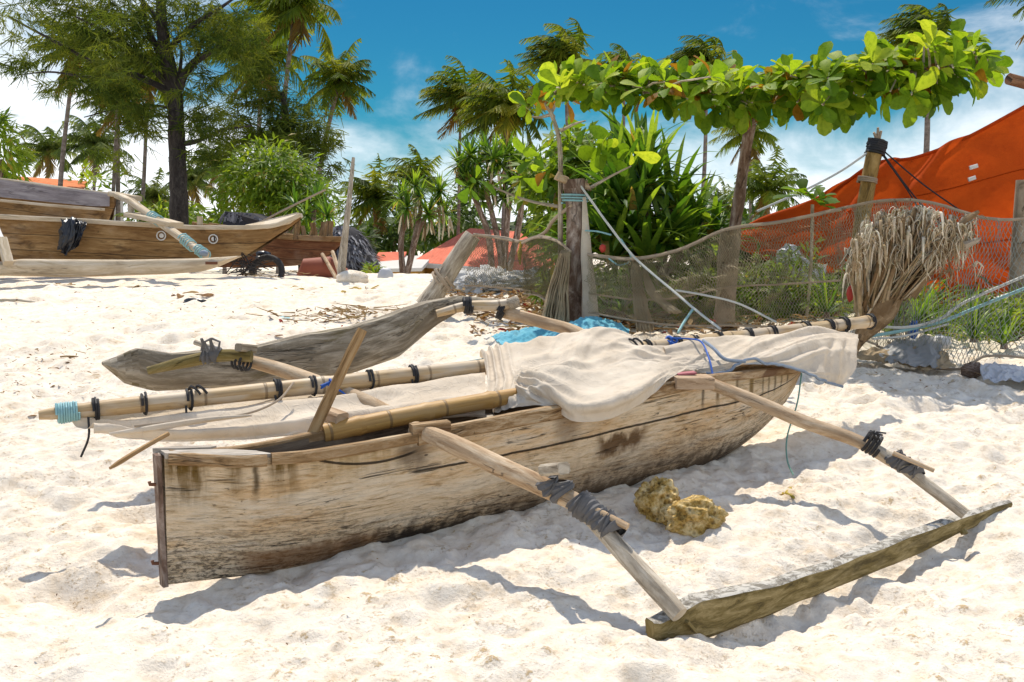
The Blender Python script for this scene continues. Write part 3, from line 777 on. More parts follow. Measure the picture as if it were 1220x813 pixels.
m = MB(); m.beam([p_(648, 560, 4.15), p_(672, 558, 4.02)], .062, .05, ch=.4, seg=3, wob=.2); m.build('wedge', 'pole_grey', nb1)
m = MB(); m.tube([p_(690, 598, 4.02), p_(748, 628, 3.9)], [.016, .015], 9); m.build('splint', 'pole_wood', lw1)
m = MB(); m.beam([cpt(1.08, .20, zg(1.08) + .03), cpt(1.26, .245, zg(1.2) + .028)], .07, .05, ch=.25, seg=3, wob=.1); m.build('boom_chock', 'rail_wood', root)
fb, fp, fr = pole('boom', [(832, 452, 5.62), (900, 478, 5.45), (960, 504, 5.30), (1020, 525, 5.17), (1060, 548, 5.07), (1078, 559, 5.03)], [.036, .037, .036, .034, .032, .028], 'pole_wood', root)
fe, ep, er = pole('boom_end', [(1036, 530, 5.12), (1070, 552, 5.03), (1105, 578, 4.94), (1150, 613, 4.83)], [.024, .032, .032, .03], 'pole_grey', root)
lash(fb, p_(1030, 524, 5.12), p_(1048, 534, 5.09), .050, 4, .009, 'rope_black')
lash(fe, p_(1062, 542, 5.04), p_(1080, 556, 5.0), .050, 6, .008); lash(fe, p_(1080, 555, 5.0), p_(1096, 566, 4.97), .046, 6, .008)
m = MB(); m.tube([p_(1064, 540, 5.0), p_(1113, 561, 4.9)], [.013, .011], 8); m.build('splint', 'pole_wood', fe)
for k in range(5):
    m = MB(); q = p_(1036 + k * 3, 521 + k, 5.06); m.tube([q, q + Vector((rnd.uniform(-.03, .04), -.02, .035)), q + Vector((rnd.uniform(-.02, .06), -.03, .03))], .005, 5); m.build('loose_end', 'rope_black', fb)
sb = MB(); q0, q1 = p_(802, 455, 5.50), p_(846, 455, 5.52)
sb.beam([q0, q1], .17, .065, ch=.12, seg=4, wob=.08); blk = sb.build('boom_block', 'block', root)
m = MB(); m.beam([p_(806, 446, 5.55), p_(828, 444, 5.56)], .07, .012, ch=.3, seg=3, wob=.3); m.build('paint_patch', 'pink_paint', blk)
# --- right-hand float: outline solved on the vertical plane of its front face
F0 = atg(777, 764)
FA = R(36.2); FU = Vector((math.cos(FA), math.sin(FA), 0)); FV = Vector((math.sin(FA), -math.cos(FA), 0))
def fl(px, py): return onplane(px, py, F0, FV)
top = [(775, 741), (788, 741), (835, 715), (890, 704), (941, 692), (1010, 668), (1084, 639), (1150, 615), (1205, 597)]
bot = [(778, 768), (800, 771), (846, 764), (900, 744), (950, 723), (1020, 694), (1090, 666), (1156, 632), (1205, 605)]
sT = [(fl(*q) - F0).dot(FU) for q in top]; zT = [fl(*q).z for q in top]
sB = [(fl(*q) - F0).dot(FU) for q in bot]; zB = [fl(*q).z for q in bot]
fw = [.04, .06, .072, .068, .064, .06, .058, .05, .025]
secs = []
N = 70
for i in range(N + 1):
    s = sB[0] + (sT[-1] - sB[0]) * i / N
    a = float(np.interp(s, sT, zT)); c = float(np.interp(s, sB, zB)); wd = float(np.interp(s, sT, fw))
    a += .007 * mnoise.noise(Vector((s * 5, 1, 2))); c += .010 * mnoise.noise(Vector((s * 5, 4, 2)))
    h_ = max(a - c, .012); j = .007 * mnoise.noise(Vector((s * 6, 8, 1)))
    o = [(0 + j, c + .15 * h_), (.006 + j, c + .55 * h_), (.004, a - .006), (-.006, a), (-wd + .006, a + .004), (-wd, a - .008), (-wd * .85, c + .4 * h_), (-wd * .35, c)]
    secs.append([Vector((F0.x, F0.y, 0)) + FU * s + FV * v + Z * z for v, z in o])
m = MB(); m.section(secs, uo=0); nf = m.build('outrigger_float', 'float', root, sharp=35)
m = MB(); pk = fl(815, 748); m.beam([pk + FV * .012 + Z * .03, pk + FV * .014 + Z * -.025 + FU * .05], .022, .012, ch=.3); m.build('wooden_peg', 'olive_wood', nf)
m = MB(); pk = fl(1150, 628); m.beam([pk - FV * .04 + Z * .02, pk + FV * .01 - Z * .03 - FU * .02], .035, .02, ch=.3); m.build('wooden_peg', 'olive_wood', nf)

# --- left-hand float and its booms
L0 = at(125, 433, 5.62)
def ll(px, py): return onplane(px, py, L0, V)
top = [(122, 432), (162, 416), (206, 422), (300, 417), (344, 404), (420, 391), (471, 375), (508, 361), (552, 353), (600, 357)]
bot = [(122, 435), (150, 458), (186, 467), (300, 462), (360, 456), (420, 447), (478, 427), (522, 389), (552, 369), (600, 363)]
sT = [(ll(*q) - L0).dot(U) for q in top]; zT = [ll(*q).z for q in top]
sB = [(ll(*q) - L0).dot(U) for q in bot]; zB = [ll(*q).z for q in bot]
secs = []
for i in range(N + 1):
    s = sT[0] + (sT[-1] - sT[0]) * i / N
    a = float(np.interp(s, sT, zT)); c = float(np.interp(s, sB, zB)); h_ = max(a - c, .012)
    wd = .12 * min(1, .15 + (i / N) * 4, .2 + (1 - i / N) * 4); j = .01 * mnoise.noise(Vector((s * 4, 3, 3)))
    a += .008 * mnoise.noise(Vector((s * 6, 1, 9)))
    o = [(.01 + j, c + .10 * h_), (.032 + j, c + .42 * h_), (.022 + j, a - .25 * h_), (.0, a), (-wd * .8, a + .002), (-wd, a - .2 * h_), (-wd, c + .3 * h_), (-wd * .4, c)]
    secs.append([Vector((L0.x, L0.y, 0)) + U * s + V * v + Z * z for v, z in o])
m = MB(); m.section(secs, uo=3); lf = m.build('outrigger_float', 'grey_wood', root, sharp=50)
lb, _, _ = pole('boom', [(500, 512, 5.10), (430, 476, 5.34), (350, 446, 5.60), (310, 434, 5.66), (282, 428, 5.70)], [.04, .042, .040, .038, .034], 'pole_wood', root)
la, _, _ = pole('boom_end', [(300, 425, 5.56), (262, 424, 5.56), (222, 431, 5.54), (176, 442, 5.5)], [.034, .036, .034, .022], 'olive_wood', root)
lash(la, at(240, 424, 5.55), at(262, 422, 5.55), .05, 7, .010); lash(lb, at(278, 428, 5.6), at(296, 432, 5.56), .048, 4, .008, 'rope_black')
m = MB(); m.beam([at(284, 414, 5.5), at(302, 416, 5.62)], .055, .045, ch=.4, seg=3, wob=.2); m.build('wedge', 'grey_wood', la)
m = MB(); m.tube([at(232, 408, 5.6), at(262, 418, 5.56)], .015, 8); m.build('splint', 'pole_grey', la)
for k in range(6):
    m = MB(); q = at(240 + k * 4, 418, 5.5); m.tube([q, q + Vector((rnd.uniform(-.02, .02), -.01, .05)), q + Vector((rnd.uniform(-.04, .04), -.02, .07))], .007, 5); m.build('loose_end', 'rubber_grey', la)
l2, _, _ = pole('boom', [(760, 440, 6.05), (690, 398, 6.45), (650, 385, 6.68), (604, 373, 6.92), (596, 371, 6.95)], [.04, .042, .042, .044, .04], 'pole_wood', root)
l3, _, _ = pole('boom_end', [(520, 374, 6.80), (556, 365, 6.84), (590, 364, 6.88), (612, 361, 6.9)], [.026, .036, .04, .04], 'bamboo', root)
lash(l3, at(552, 364, 6.83), at(562, 364, 6.84), .052, 4, .010, 'rope_black'); lash(l2, at(593, 369, 6.9), at(600, 372, 6.9), .055, 3, .010, 'rope_black')
m = MB(); m.blob(at(611, 361, 6.88), (.05, .05, .045), 2, .3, 2, 3); m.build('boom_cap', 'pole_grey', l3)

# ================================================================== LATEEN SAIL: YARD, CLOTH, TIES
yl = thing('lateen_sail', at(560, 470, 5.9), 'off-white canvas sail lashed along a bamboo yard, heaped on the near canoe', 'sail')
ya, yb_ = at(46, 495, 4.72), at(1037, 383, 7.2)
def ypt(px, dv=0, dz=0):
    # point of the yard seen at photo column px
    d = ray(px, 440); n = Vector((d.y, -d.x, 0)); a = ya; e = yb_ - ya
    t = -(a.x * n.x + a.y * n.y) / (e.x * n.x + e.y * n.y); return a + e * t + Z * dz + V * dv
N = 110; pts = []; rad = []
for i in range(N + 1):
    t = i / N; p = ya.lerp(yb_, t) + Z * (.012 * math.sin(t * 3.14159)) * -1.0
    ln = t * (yb_ - ya).length; ndist = abs((ln / .31) % 1 - .5)
    r = float(np.interp(t, [0, .012, .06, .3, .8, 1], [.022, .03, .042, .046, .046, .043])) + (.005 if ndist < .03 else 0)
    pts.append(p); rad.append(r)
mb = MB(); mb.tube(pts, rad, 16, uo=0, wob=.04); yard = mb.build('yard', 'bamboo', yl)
def ywrap(px, turns, rt, mat, r=.05, w_=.012, name='tie'):
    p = ypt(px) - Z * .012 * math.sin(min(1, max(0, (ypt(px) - ya).length / (yb_ - ya).length)) * 3.14159); d = (yb_ - ya).normalized()
    m = MB(); m.helix(p - d * w_, p + d * w_, r, turns, rt); return m.build(name, mat, yl), p
_, p = ywrap(78, 9, .006, 'rope_teal', .046, .05, 'rope_wrap')
for px in (112, 170, 224, 330, 372, 440, 492, 745, 770, 806, 826, 855, 890, 918, 958, 985, 1003, 1034):
    o, p = ywrap(px, rnd.choice([1.2, 2.2, 1.3]), .007, 'rope_black', .053)
for px, L_ in ((108, .16), (224, .12), (330, .10), (492, .14), (1003, .10), (748, .12)):
    p = ypt(px) + Vector((0, -.05, -.06)); m = MB(); m.tube(spline([p + Z * .03, p + Vector((.01, -.03, -L_ * .4)), p + Vector((rnd.uniform(-.05, .03), -.03, -L_))], 8), .006, 6); m.build('tie_end', 'rope_black', yl)
for px, py in ((224, 462), (232, 468), (745, 405), (752, 402)):
    p = ypt(px) + Z * .045; m = MB(); m.tube(spline([p, p + Vector((.02, -.02, .02)), p + Vector((.05, -.03, .005)), p + Vector((.07, -.03, -.02))], 8), .007, 5); m.build('tie_end', 'rope_black', yl)
def tangle(name, c, r, rt, n, mat, parent, sq=(1, 1, .8), seed=0):
    q = random.Random(seed); pts = [Vector((q.uniform(-1, 1) * sq[0], q.uniform(-1, 1) * sq[1], q.uniform(-1, 1) * sq[2])) * r + Vector(c) for _ in range(n)]
    m = MB(); m.tube(spline(pts, n * 6), rt, 6); return m.build(name, mat, parent)
tangle('blue_knot', ypt(798) + Vector((0, -.05, -.01)), .062, .008, 22, 'rope_blue', yl, (.7, 1, 1), 2)
tangle('blue_knot', ypt(392) + Vector((0, -.05, 0)), .04, .006, 10, 'rope_blue', yl, (1, .6, .8), 4)
m = MB(); m.tube(spline([ypt(392) + Vector((0, -.06, 0)), ypt(410) + Vector((0, -.08, -.05)), ypt(420) + Vector((0, -.08, -.10))], 10), .006, 6); m.build('blue_tail', 'rope_blue', yl)
def fold_strip(u, v, nz): return (.35 + .65 * v) * crest(v * 2.6 + .5 * nz(Vector((u * 2.2, v, 1))) + .3 * u, 2.2) + .3 * nz(Vector((u * 9, v * 2, 4)))
def fold_drape(u, v, nz):
    l = 1 - sstep(u, .10, .24); w1 = nz(Vector((u * 1.6, v * 1.4, 2))); w2 = nz(Vector((u * 4.5, v * 3, 6))); w3 = nz(Vector((u * 2.4, v * 5, 12)))
    pleat = crest(u * 21 + .9 * w1 + .3 * v, 2) * .40
    ph = v - .19 * math.sin(2.9 * u + .1) + .13 * w1 + .03 * w2
    on = sstep(v, .22, .45) * sstep(u, .15, .28)
    swag = on * (crest(ph * 4.6, 3.5) * (.55 + .5 * w3) + crest(ph * 9.5 + .8 * w3 + .3, 3) * max(0, .16 + .5 * w1) + crest(ph * 19 + 1.3 * w1, 2.5) * max(0, .0 + .25 * w2))
    fan = sstep(v, .40, .58) * sstep(u, .13, .19) * (1 - sstep(u, .30, .55)) * (crest(3.4 * math.atan2(v - .52, u - .09) + .3 * w1, 3) * .7 + crest(8 * math.atan2(v - .52, u - .09) + .5 * w1, 2) * .2)
    q_ = u * 3.0 + v * 1.7 + .7 * w1
    diag = (.55 * crest(q_, 4) + .25 * crest(q_ * 2.6 + .4, 4) * (.6 + w3)) * (1 - sstep(v, .40, .7)) * sstep(u, .2, .36)
    return (l * pleat + swag + fan + diag) * (1 - .65 * sstep(v, .86, 1)) + .06 * w2
def fold_bundle(u, v, nz):
    w1 = nz(Vector((u * 1.8, v * 1.6, 7))); w2 = nz(Vector((u * 5, v * 3, 3))); w3 = nz(Vector((u * 2.4, v * 5, 15))); k = 1 - .7 * sstep(u, .70, .92)
    p = v * 2.8 + u * 1.5 + .8 * w1 + .12 * w2; k *= sstep(v, .04, .25)
    a = k * (crest(p, 4) * (.6 + .5 * w3) + crest(p * 2.3 + .3, 3.5) * max(0, .35 + .5 * w1) + crest(p * 4.6, 3) * max(0, .1 + .3 * w2)); hang = sstep(u, .72, .88) * sstep(v, .35, .6) * (crest(u * 12 + .9 * w1, 1.6) * .4 + crest(u * 25 + w1, 1.6) * .12)
    return a + hang + .06 * w2
# strip of sail hanging under the left half of the yard
rows = [[(72, 501, 4.80), (150, 491, 4.98), (240, 480, 5.16), (330, 467, 5.36), (420, 453, 5.56), (500, 441, 5.75), (578, 428, 5.92)],
        [(74, 503, 4.78), (150, 499, 4.93), (240, 491, 5.08), (330, 480, 5.24), (420, 468, 5.40), (500, 458, 5.55), (578, 448, 5.70)],
        [(90, 508, 4.76), (150, 510, 4.86), (240, 503, 4.95), (330, 494, 5.08), (420, 484, 5.22), (500, 474, 5.34), (578, 468, 5.46)],
        [(110, 513, 4.74), (160, 519, 4.79), (240, 517, 4.84), (330, 511, 4.92), (420, 502, 5.00), (500, 492, 5.10), (578, 486, 5.22)],
        [(118, 516, 4.75), (165, 523, 4.77), (240, 525, 4.82), (330, 522, 4.88), (400, 514, 4.95), (500, 506, 5.02), (578, 500, 5.10)]]
Q, UV = sheet(rows, 220, 70, .05, (3.6, 2.2), 3, .002, fold_strip); mb = MB(); mb.grid(Q, UV); mb.build('sail_strip', 'sail', yl, sharp=0)
m = MB(); m.tube(pxs([(74, 502, 4.76), (150, 490, 4.94), (240, 478, 5.11), (330, 465, 5.31), (420, 451, 5.52), (500, 440, 5.70), (576, 428, 5.88)], 60), .006, 6); m.build('bolt_rope', 'rope_teal', yl)
m = MB(); m.tube(pxs([(160, 508, 4.74), (230, 500, 4.86), (290, 494, 4.92), (330, 478, 5.04), (350, 456, 5.2)], 40), .006, 6); m.build('cord', 'rope_tan', yl)
m = MB(); m.tube(pxs([(130, 517, 4.72), (180, 510, 4.76), (250, 500, 4.84), (300, 495, 4.88)], 30), [.006 + .009 * math.sin(i / 30 * 3.14) for i in range(31)], 8, wob=.4); m.build('sail_roll', 'sail', yl)
# the big heap draped over the middle of the yard and the near gunwale
rows = [[(574, 430, 6.02), (600, 424, 6.10), (640, 416, 6.20), (690, 406, 6.34), (735, 406, 6.42), (775, 416, 6.45), (815, 424, 6.45), (845, 428, 6.45)],
        [(573, 419, 5.90), (600, 411, 5.99), (640, 405, 6.10), (688, 394, 6.20), (730, 395, 6.30), (770, 408, 6.34), (812, 418, 6.35), (845, 420, 6.36)],
        [(576, 426, 5.80), (602, 420, 5.86), (645, 414, 5.96), (690, 404, 6.06), (735, 405, 6.14), (775, 418, 6.20), (815, 427, 6.22), (846, 426, 6.25)],
        [(579, 443, 5.66), (606, 438, 5.66), (648, 432, 5.70), (692, 425, 5.80), (735, 424, 5.92), (775, 428, 6.05), (815, 434, 6.05), (842, 434, 6.08)],
        [(582, 458, 5.52), (612, 453, 5.48), (648, 447, 5.44), (690, 443, 5.52), (735, 440, 5.68), (775, 438, 5.86), (810, 439, 5.90), (836, 439, 5.95)],
        [(584, 472, 5.40), (612, 464, 5.30), (640, 456, 5.20), (688, 462, 5.20), (735, 456, 5.30), (772, 447, 5.48), (806, 443, 5.76), (830, 442, 5.84)],
        [(586, 484, 5.28), (612, 474, 5.20), (644, 470, 5.10), (686, 482, 4.97), (731, 475, 5.03), (766, 463, 5.15), (796, 447, 5.48), (818, 440, 5.70)],
        [(588, 494, 5.20), (614, 486, 5.16), (650, 484, 5.07), (684, 502, 4.94), (724, 499, 5.02), (762, 482, 5.15), (792, 455, 5.42), (812, 444, 5.62)]]
Q, UV = sheet(rows, 260, 150, .048, (3.4, 2.6), 11, .0015, fold_drape); mb = MB(); mb.grid(Q, UV); mb.build('sail_drape', 'sail', yl, sharp=0)
# the rolled bundle over the prow with its hanging corner
rows = [[(790, 428, 6.40), (830, 418, 6.56), (880, 411, 6.72), (930, 404, 6.88), (985, 399, 7.02), (1020, 401, 7.10)],
        [(790, 423, 6.30), (832, 412, 6.42), (880, 406, 6.58), (930, 400, 6.76), (985, 397, 6.92), (1022, 400, 7.02)],
        [(792, 420, 6.22), (840, 408, 6.30), (884, 404, 6.46), (930, 400, 6.62), (985, 398, 6.78), (1022, 402, 6.94)],
        [(796, 430, 6.10), (846, 418, 6.14), (888, 415, 6.30), (932, 411, 6.44), (984, 406, 6.56), (1021, 412, 6.74)],
        [(800, 438, 6.00), (850, 430, 6.0), (892, 424, 6.14), (934, 420, 6.26), (978, 420, 6.38), (1018, 428, 6.60)],
        [(806, 444, 5.92), (856, 438, 5.90), (894, 430, 6.03), (936, 430, 6.14), (972, 440, 6.26), (1014, 444, 6.52)],
        [(812, 447, 5.88), (860, 442, 5.86), (896, 433, 5.98), (938, 436, 6.10), (974, 452, 6.24), (1000, 459, 6.44)]]
Q, UV = sheet(rows, 170, 90, .044, (3.0, 2.4), 23, .0015, fold_bundle); mb = MB(); mb.grid(Q, UV); mb.build('sail_bundle', 'sail', yl, sharp=0)
edge = Q[-1]; m = MB(); m.tube([p + Vector((0, -.008, -.004)) for p in edge[20:]], .009, 6); m.build('bolt_rope', 'rope_grey', yl)
m = MB(); m.tube(pxs([(838, 406, 6.2), (850, 415, 6.0), (864, 428, 5.90), (888, 431, 5.92)], 24), .011, 7); m.build('bolt_rope', 'rope_grey', yl)
m = MB(); m.tube(pxs([(800, 403, 6.36), (822, 404, 6.26), (836, 408, 6.10), (845, 428, 5.88), (849, 446, 5.78)], 30), .006, 6); m.build('blue_cord', 'rope_blue', yl)
m = MB(); m.tube(pxs([(955, 445, 6.2), (950, 480, 6.05), (938, 520, 5.9), (938, 548, 5.75), (945, 566, 5.65)], 30), .005, 5); m.build('hanging_line', 'rope_green', yl)

# ---- things lying on the canoe
mb = MB(); N = 40; a, c = at(384, 517, 4.74), at(642, 468, 5.34); pts = []; rad = []
for i in range(N + 1):
    t = i / N; pts.append(a.lerp(c, t) + Z * .012 * math.sin(t * 3.1)); rad.append(.047 + (.005 if abs((t * 3.3) % 1 - .5) < .03 else 0) - .004 * t)
mb.tube(pts, rad, 16, uo=.12, wob=.05); o = mb.build('bamboo_spar', 'bamboo_gold'); tag(o, 'short golden bamboo spar lying across the canoe just inside its near side', 'bamboo pole')
mb = MB(); mb.beam([at(366, 531, 4.70), at(388, 483, 4.72), at(418, 420, 4.76), at(432, 393, 4.79)], [.05, .056, .05, .045], .035, up=(0, 1, 0), ch=.45, seg=6, wob=.2)
o = mb.build('wooden_stick', 'stick_wood'); tag(o, 'brown wooden stake standing tilted inside the canoe near its stern', 'stick')
mb = MB(); mb.beam([at(386, 492, 4.85), at(408, 500, 4.78)], .08, .06, ch=.35, seg=3, wob=.15); o = mb.build('wood_block', 'block'); tag(o, 'small worn wood block behind the tilted stake in the canoe', 'wood block')
mb = MB(); mb.tube(spline([at(131, 558, 4.02), at(165, 537, 4.2), at(200, 517, 4.38)], 12), [.006, .009] + [.011] * 11, 7, wob=.2)
o = mb.build('thin_stick', 'stick_wood'); tag(o, 'thin grey-brown stick poking out over the canoe stern', 'stick')
# ---- coral rock
rk = atg(812, 628); mb = MB()
c1 = atg(783, 622) + Vector((0, .05, .075)); c2 = atg(828, 634) + Vector((.01, .06, .06))
mb.blob(c1 + Vector((.01, 0, .01)), (.10, .09, .12), 5, .34, 1.8, 3, .16); mb.blob(c2 + Vector((-.01, 0, 0)), (.15, .10, .095), 5, .33, 1.7, 9, .16); mb.blob((c1 + c2) / 2 - Z * .02, (.10, .08, .07), 4, .34, 2, 5, .25)
o = mb.build('coral_rock', 'rock', sharp=0); tag(o, 'pitted golden coral rock on the sand between the canoe and its near float', 'rock')

# ================================================================== LITTER ON THE SAND
def dry(px, py, n, L, mat, label, cat='dry leaf', name='dry_leaf', spread=.4, twigs=0):
    c = atg(px, py); m = MB(); q = random.Random(px * 7 + py)
    for k in range(n):
        x, y = c.x + q.gauss(0, 1) * L * spread, c.y + q.gauss(0, 1) * L * spread; a = q.uniform(0, 6.3)
        z = gz(x, y) + .004 + q.random() * L * .06
        m.leaf((x, y, z), (math.cos(a), math.sin(a), q.uniform(-.05, .15)), (q.uniform(-.4, .4), q.uniform(-.4, .4), 1), L * q.uniform(.6, 1.1), L * q.uniform(.35, .6), q.uniform(-.3, .5), .5)
    for k in range(twigs):
        a = q.uniform(-.5, .5); l = L * q.uniform(1, 2.4)
        m.tube([(c.x - l / 2 + q.uniform(-.1, .1), c.y + a * .2, c.z + .008), (c.x + q.uniform(-.05, .05), c.y, c.z + .012), (c.x + l / 2, c.y - a * .3, c.z + .008)], .008, 5)
    o = m.build(name, mat, sharp=0); return tag(o, label, cat)
dry(82, 426, 1, .18, 'dry_leaf', 'curled brown leaf and twig on open sand left of the left float', twigs=1, cat='dry leaf')
dry(19, 501, 1, .12, 'dry_leaf', 'small reddish dry leaf on the sand just left of the yard tip')
dry(236, 352, 7, .25, 'dry_leaf', 'heap of brown and yellow leaves on the sand below the long boat float', 'leaf heap', 'leaf_heap', .9, 3)
dry(152, 343, 4, .2, 'dry_leaf', 'brown twigs and husks on the sand under the long pale float', 'twigs', 'twig_heap', .8, 4)
dry(75, 340, 4, .16, 'dry_leaf', 'scatter of small dry husks on the sand below the black cloth', 'husks', 'husk_heap', 1, 2)
dry(357, 345, 9, .17, 'yellow_leaf', 'cluster of yellow leaves in front of the tyre and brown boat', 'leaf heap', 'leaf_heap', .9)
dry(440, 346, 9, .17, 'yellow_leaf', 'yellow leaf cluster right of the upright grey pole', 'leaf heap', 'leaf_heap', .5)
dry(412, 348, 4, .12, 'yellow_leaf', 'few yellow leaves at the foot of the upright grey pole', 'leaf heap', 'leaf_heap', .3)
dry(455, 352, 4, .12, 'dry_leaf', 'small red-brown leaves near the white plastic sheet', 'leaf heap', 'leaf_heap', .8)
dry(322, 402, 1, .14, 'dry_leaf', 'single brown husk on the sand above the left float lashing', 'husk', 'husk')
dry(190, 388, 1, .13, 'dry_leaf', 'dark leaf fragment on bare sand above the left float tip')
dry(288, 385, 1, .13, 'dry_leaf', 'brown leaf fragment on bare sand left of the twig line')
dry(1045, 397, 1, .09, 'dry_leaf', 'small upright brown leaf on the sand right of the hanging sail corner')
dry(1130, 458, 1, .09, 'dry_leaf', 'thin brown leaf lying on the sand below the net foot', twigs=1)
dry(1198, 463, 1, .09, 'dry_leaf', 'rust-coloured leaf on the sand at the right edge')
dry(936, 590, 1, .08, 'yellow_leaf', 'yellowish seaweed scrap on the sand between the two right booms', 'seaweed', 'seaweed_scrap', .5, 1)
m = MB(); c = atg(232, 362)
m.blob(c + Z * .02, (.16, .09, .06), 3, .4, 3, 4); tag(m.build('charred_lump', 'black_cloth', sharp=0), 'dark charred lump on the sand below the leaf heap', 'debris')
m = MB(); c = atg(330, 382); m.leaf(c + Z * .03, (1, .2, .2), (0, -.3, 1), .16, .1); tag(m.build('plastic_scrap', 'rope_teal', sharp=0), 'torn turquoise plastic scrap at the left end of the twig line', 'scrap')
m = MB(); c = atg(0, 361); m.tube([atg(-4, 360) + Z * .02, atg(20, 361) + Z * .04, atg(42, 362) + Z * .02], [.025, .02, .012], 6, wob=.3); tag(m.build('driftwood_stick', 'pole_grey'), 'bleached stick on the sand at the far left edge', 'stick')
def mat_litter(name, label, boxes, n, mats, L=(.05, .14), twig=.25):
    m = MB(); q = random.Random(n)
    for k in range(n):
        x0, x1, y0, y1 = q.choice(boxes); px = q.uniform(x0, x1); py = q.uniform(y0, y1); c = atg(px, py); a = q.uniform(0, 6.3); l = q.uniform(*L)
        c = c + Vector((0, 0, q.random() ** 2 * .10 + .01))
        if q.random() < twig: m.tube([c, c + Vector((math.cos(a), math.sin(a) * .5, q.uniform(-.05, .3))) * l * q.uniform(1.5, 4)], [min(.008, l * .08), min(.004, l * .05)], 4)
        else: m.leaf(c, (math.cos(a), math.sin(a), q.uniform(-.2, .5)), (q.uniform(-.6, .6), q.uniform(-.6, .6), 1), l, l * .5, q.uniform(-.3, .6), .5)
    o = m.build(name, mats, sharp=0); return tag(o, label, 'leaf litter', kind='stuff')
mat_litter('leaf_litter', 'brown leaf litter and twigs under the net', [(560, 700, 366, 402), (520, 650, 350, 372), (700, 870, 372, 396), (620, 690, 350, 380), (700, 1000, 376, 400), (640, 760, 362, 396)], 1900, 'dry_leaf')
mat_litter('twig_litter', 'line of brown twigs across the sand behind the left float', [(325, 440, 376, 386), (400, 500, 372, 380), (280, 400, 322, 332)], 260, 'dry_leaf', (.05, .11), .6)
mat_litter('husk_litter', 'tiny dark husks scattered over the open sand', [(0, 500, 335, 420), (0, 180, 420, 520), (1030, 1220, 400, 470), (0, 200, 520, 800), (300, 1200, 640, 800)], 240, 'dry_leaf', (.005, .015), .05)
mat_litter('husk_scatter', 'dark husk bits scattered over the sand before the boats', [(0, 460, 335, 420), (0, 300, 335, 400), (0, 120, 420, 480), (1030, 1220, 400, 470)], 420, 'dry_leaf', (.015, .05), .12)

# ================================================================== BOATS AND THINGS ON THE LEFT
def ship(Y0, Y1, top, bot, beam, mat, parent, name='hull', inner='inside', rim='boat_pale', rimw=.09, flare=.25, rimh=.09):
    """top/bot: photo outlines (px, py) of the near side, on a plane from depth Y0 (first px) to Y1 (last px)"""
    x0, x1 = top[0][0], top[-1][0]; dep = lambda px: Y0 + (Y1 - Y0) * (px - x0) / (x1 - x0)
    n = 60; S = []; T = []; inn = []
    for i in range(n + 1):
        px = x0 + (x1 - x0) * i / n; Y = dep(px)
        ta = at(px, float(np.interp(px, [q[0] for q in top], [q[1] for q in top])), Y)
        ba = at(px, float(np.interp(px, [q[0] for q in bot], [q[1] for q in bot])), Y)
        w_ = beam * min(1, (1 - i / n) * 3.2 + .02) ** .6
        row = []; far = []; ins = []
        for j in range(11):
            t = j / 10; k = (1 - t ** 2.2) ** .6
            row.append(Vector((ta.x, Y + w_ * (1 - k) * .5 * flare * 4 * .5, ta.z + (ba.z - ta.z) * t)))
            far.append(Vector((ta.x, Y + w_ * 2 - w_ * (1 - k) * .5, ta.z + (ba.z - ta.z) * t)))
        S.append(row); T.append(far); inn.append((ta, w_))
    m = MB(); uv = [[((q.x) * 1.0, (row[0].z - q.z)) for q in row] for row in S]
    m.grid([list(reversed(r)) for r in S], [list(reversed(r)) for r in uv]); m.grid(T, uv)
    hull = m.build(name, mat, parent, sharp=0)
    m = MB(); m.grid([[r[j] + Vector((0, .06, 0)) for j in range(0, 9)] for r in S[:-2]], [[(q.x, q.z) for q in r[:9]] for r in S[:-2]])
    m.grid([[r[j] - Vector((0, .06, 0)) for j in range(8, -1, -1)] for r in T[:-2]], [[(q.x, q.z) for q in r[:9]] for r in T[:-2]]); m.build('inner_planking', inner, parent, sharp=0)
    for rows_, dy in ((S, -.02), (T, .02)):
        m = MB(); m.beam([r[0] + Vector((0, dy, .01)) for r in rows_], rimw, rimh, ch=.3); m.build('gunwale', rim, parent)
    return hull
# the long outrigger boat
LB = thing('outrigger_boat', (-7.5, 19.5, gz(-7.5, 19.5)), 'long honey-brown planked outrigger boat with a black cloth over its side, far left', 'boat')
ship(18.4, 20.2, [(-160, 250), (0, 259), (80, 263), (160, 268), (230, 272), (300, 272), (326, 270), (345, 264), (357, 257)],
     [(-160, 322), (0, 322), (160, 322), (240, 318), (285, 308), (310, 293), (330, 280), (345, 271), (357, 262)], .62, 'boat_brown', LB)
m = MB(); o_ = [at(292, 268, 20.0), at(318, 270, 20.0), at(345, 264, 20.1), at(358, 254, 20.2), at(346, 258, 20.5), at(320, 263, 20.6)]
m.section([[p for p in o_], [p + Vector((0, .02, -.05)) for p in o_]]); m.build('prow_cap', 'boat_pale', LB, smooth=False)
for px in (192, 254):
    c = at(px, 281 + (4 if px > 200 else 0), 18.4 + 1.8 * (px + 160) / 517 - .02)
    m = MB(); m.tube([c + Vector((.085 * math.cos(a), 0, .085 * math.sin(a))) for a in [k * math.pi / 10 for k in range(21)]], .013, 6, caps=False); rg = m.build('painted_ring', 'paint_white', LB)
    m = MB(); m.tube([c + Vector((.01, .01, 0)), c + Vector((.01, -.012, 0))], .045, 12); m.build('ring_centre', 'paint_white', rg)
    if px > 200:
        m = MB(); m.tube([c + Vector((.03, -.014, -.05)), c + Vector((.03, -.014, .06))], .014, 6); m.build('ring_bar', 'rope_black', rg)
def ybm(pts, w_, h_, name, mat, par, seg=4): m = MB(); m.beam([at(*q) for q in pts], w_, h_, ch=.3, seg=seg, wob=.12); return m.build(name, mat, par)
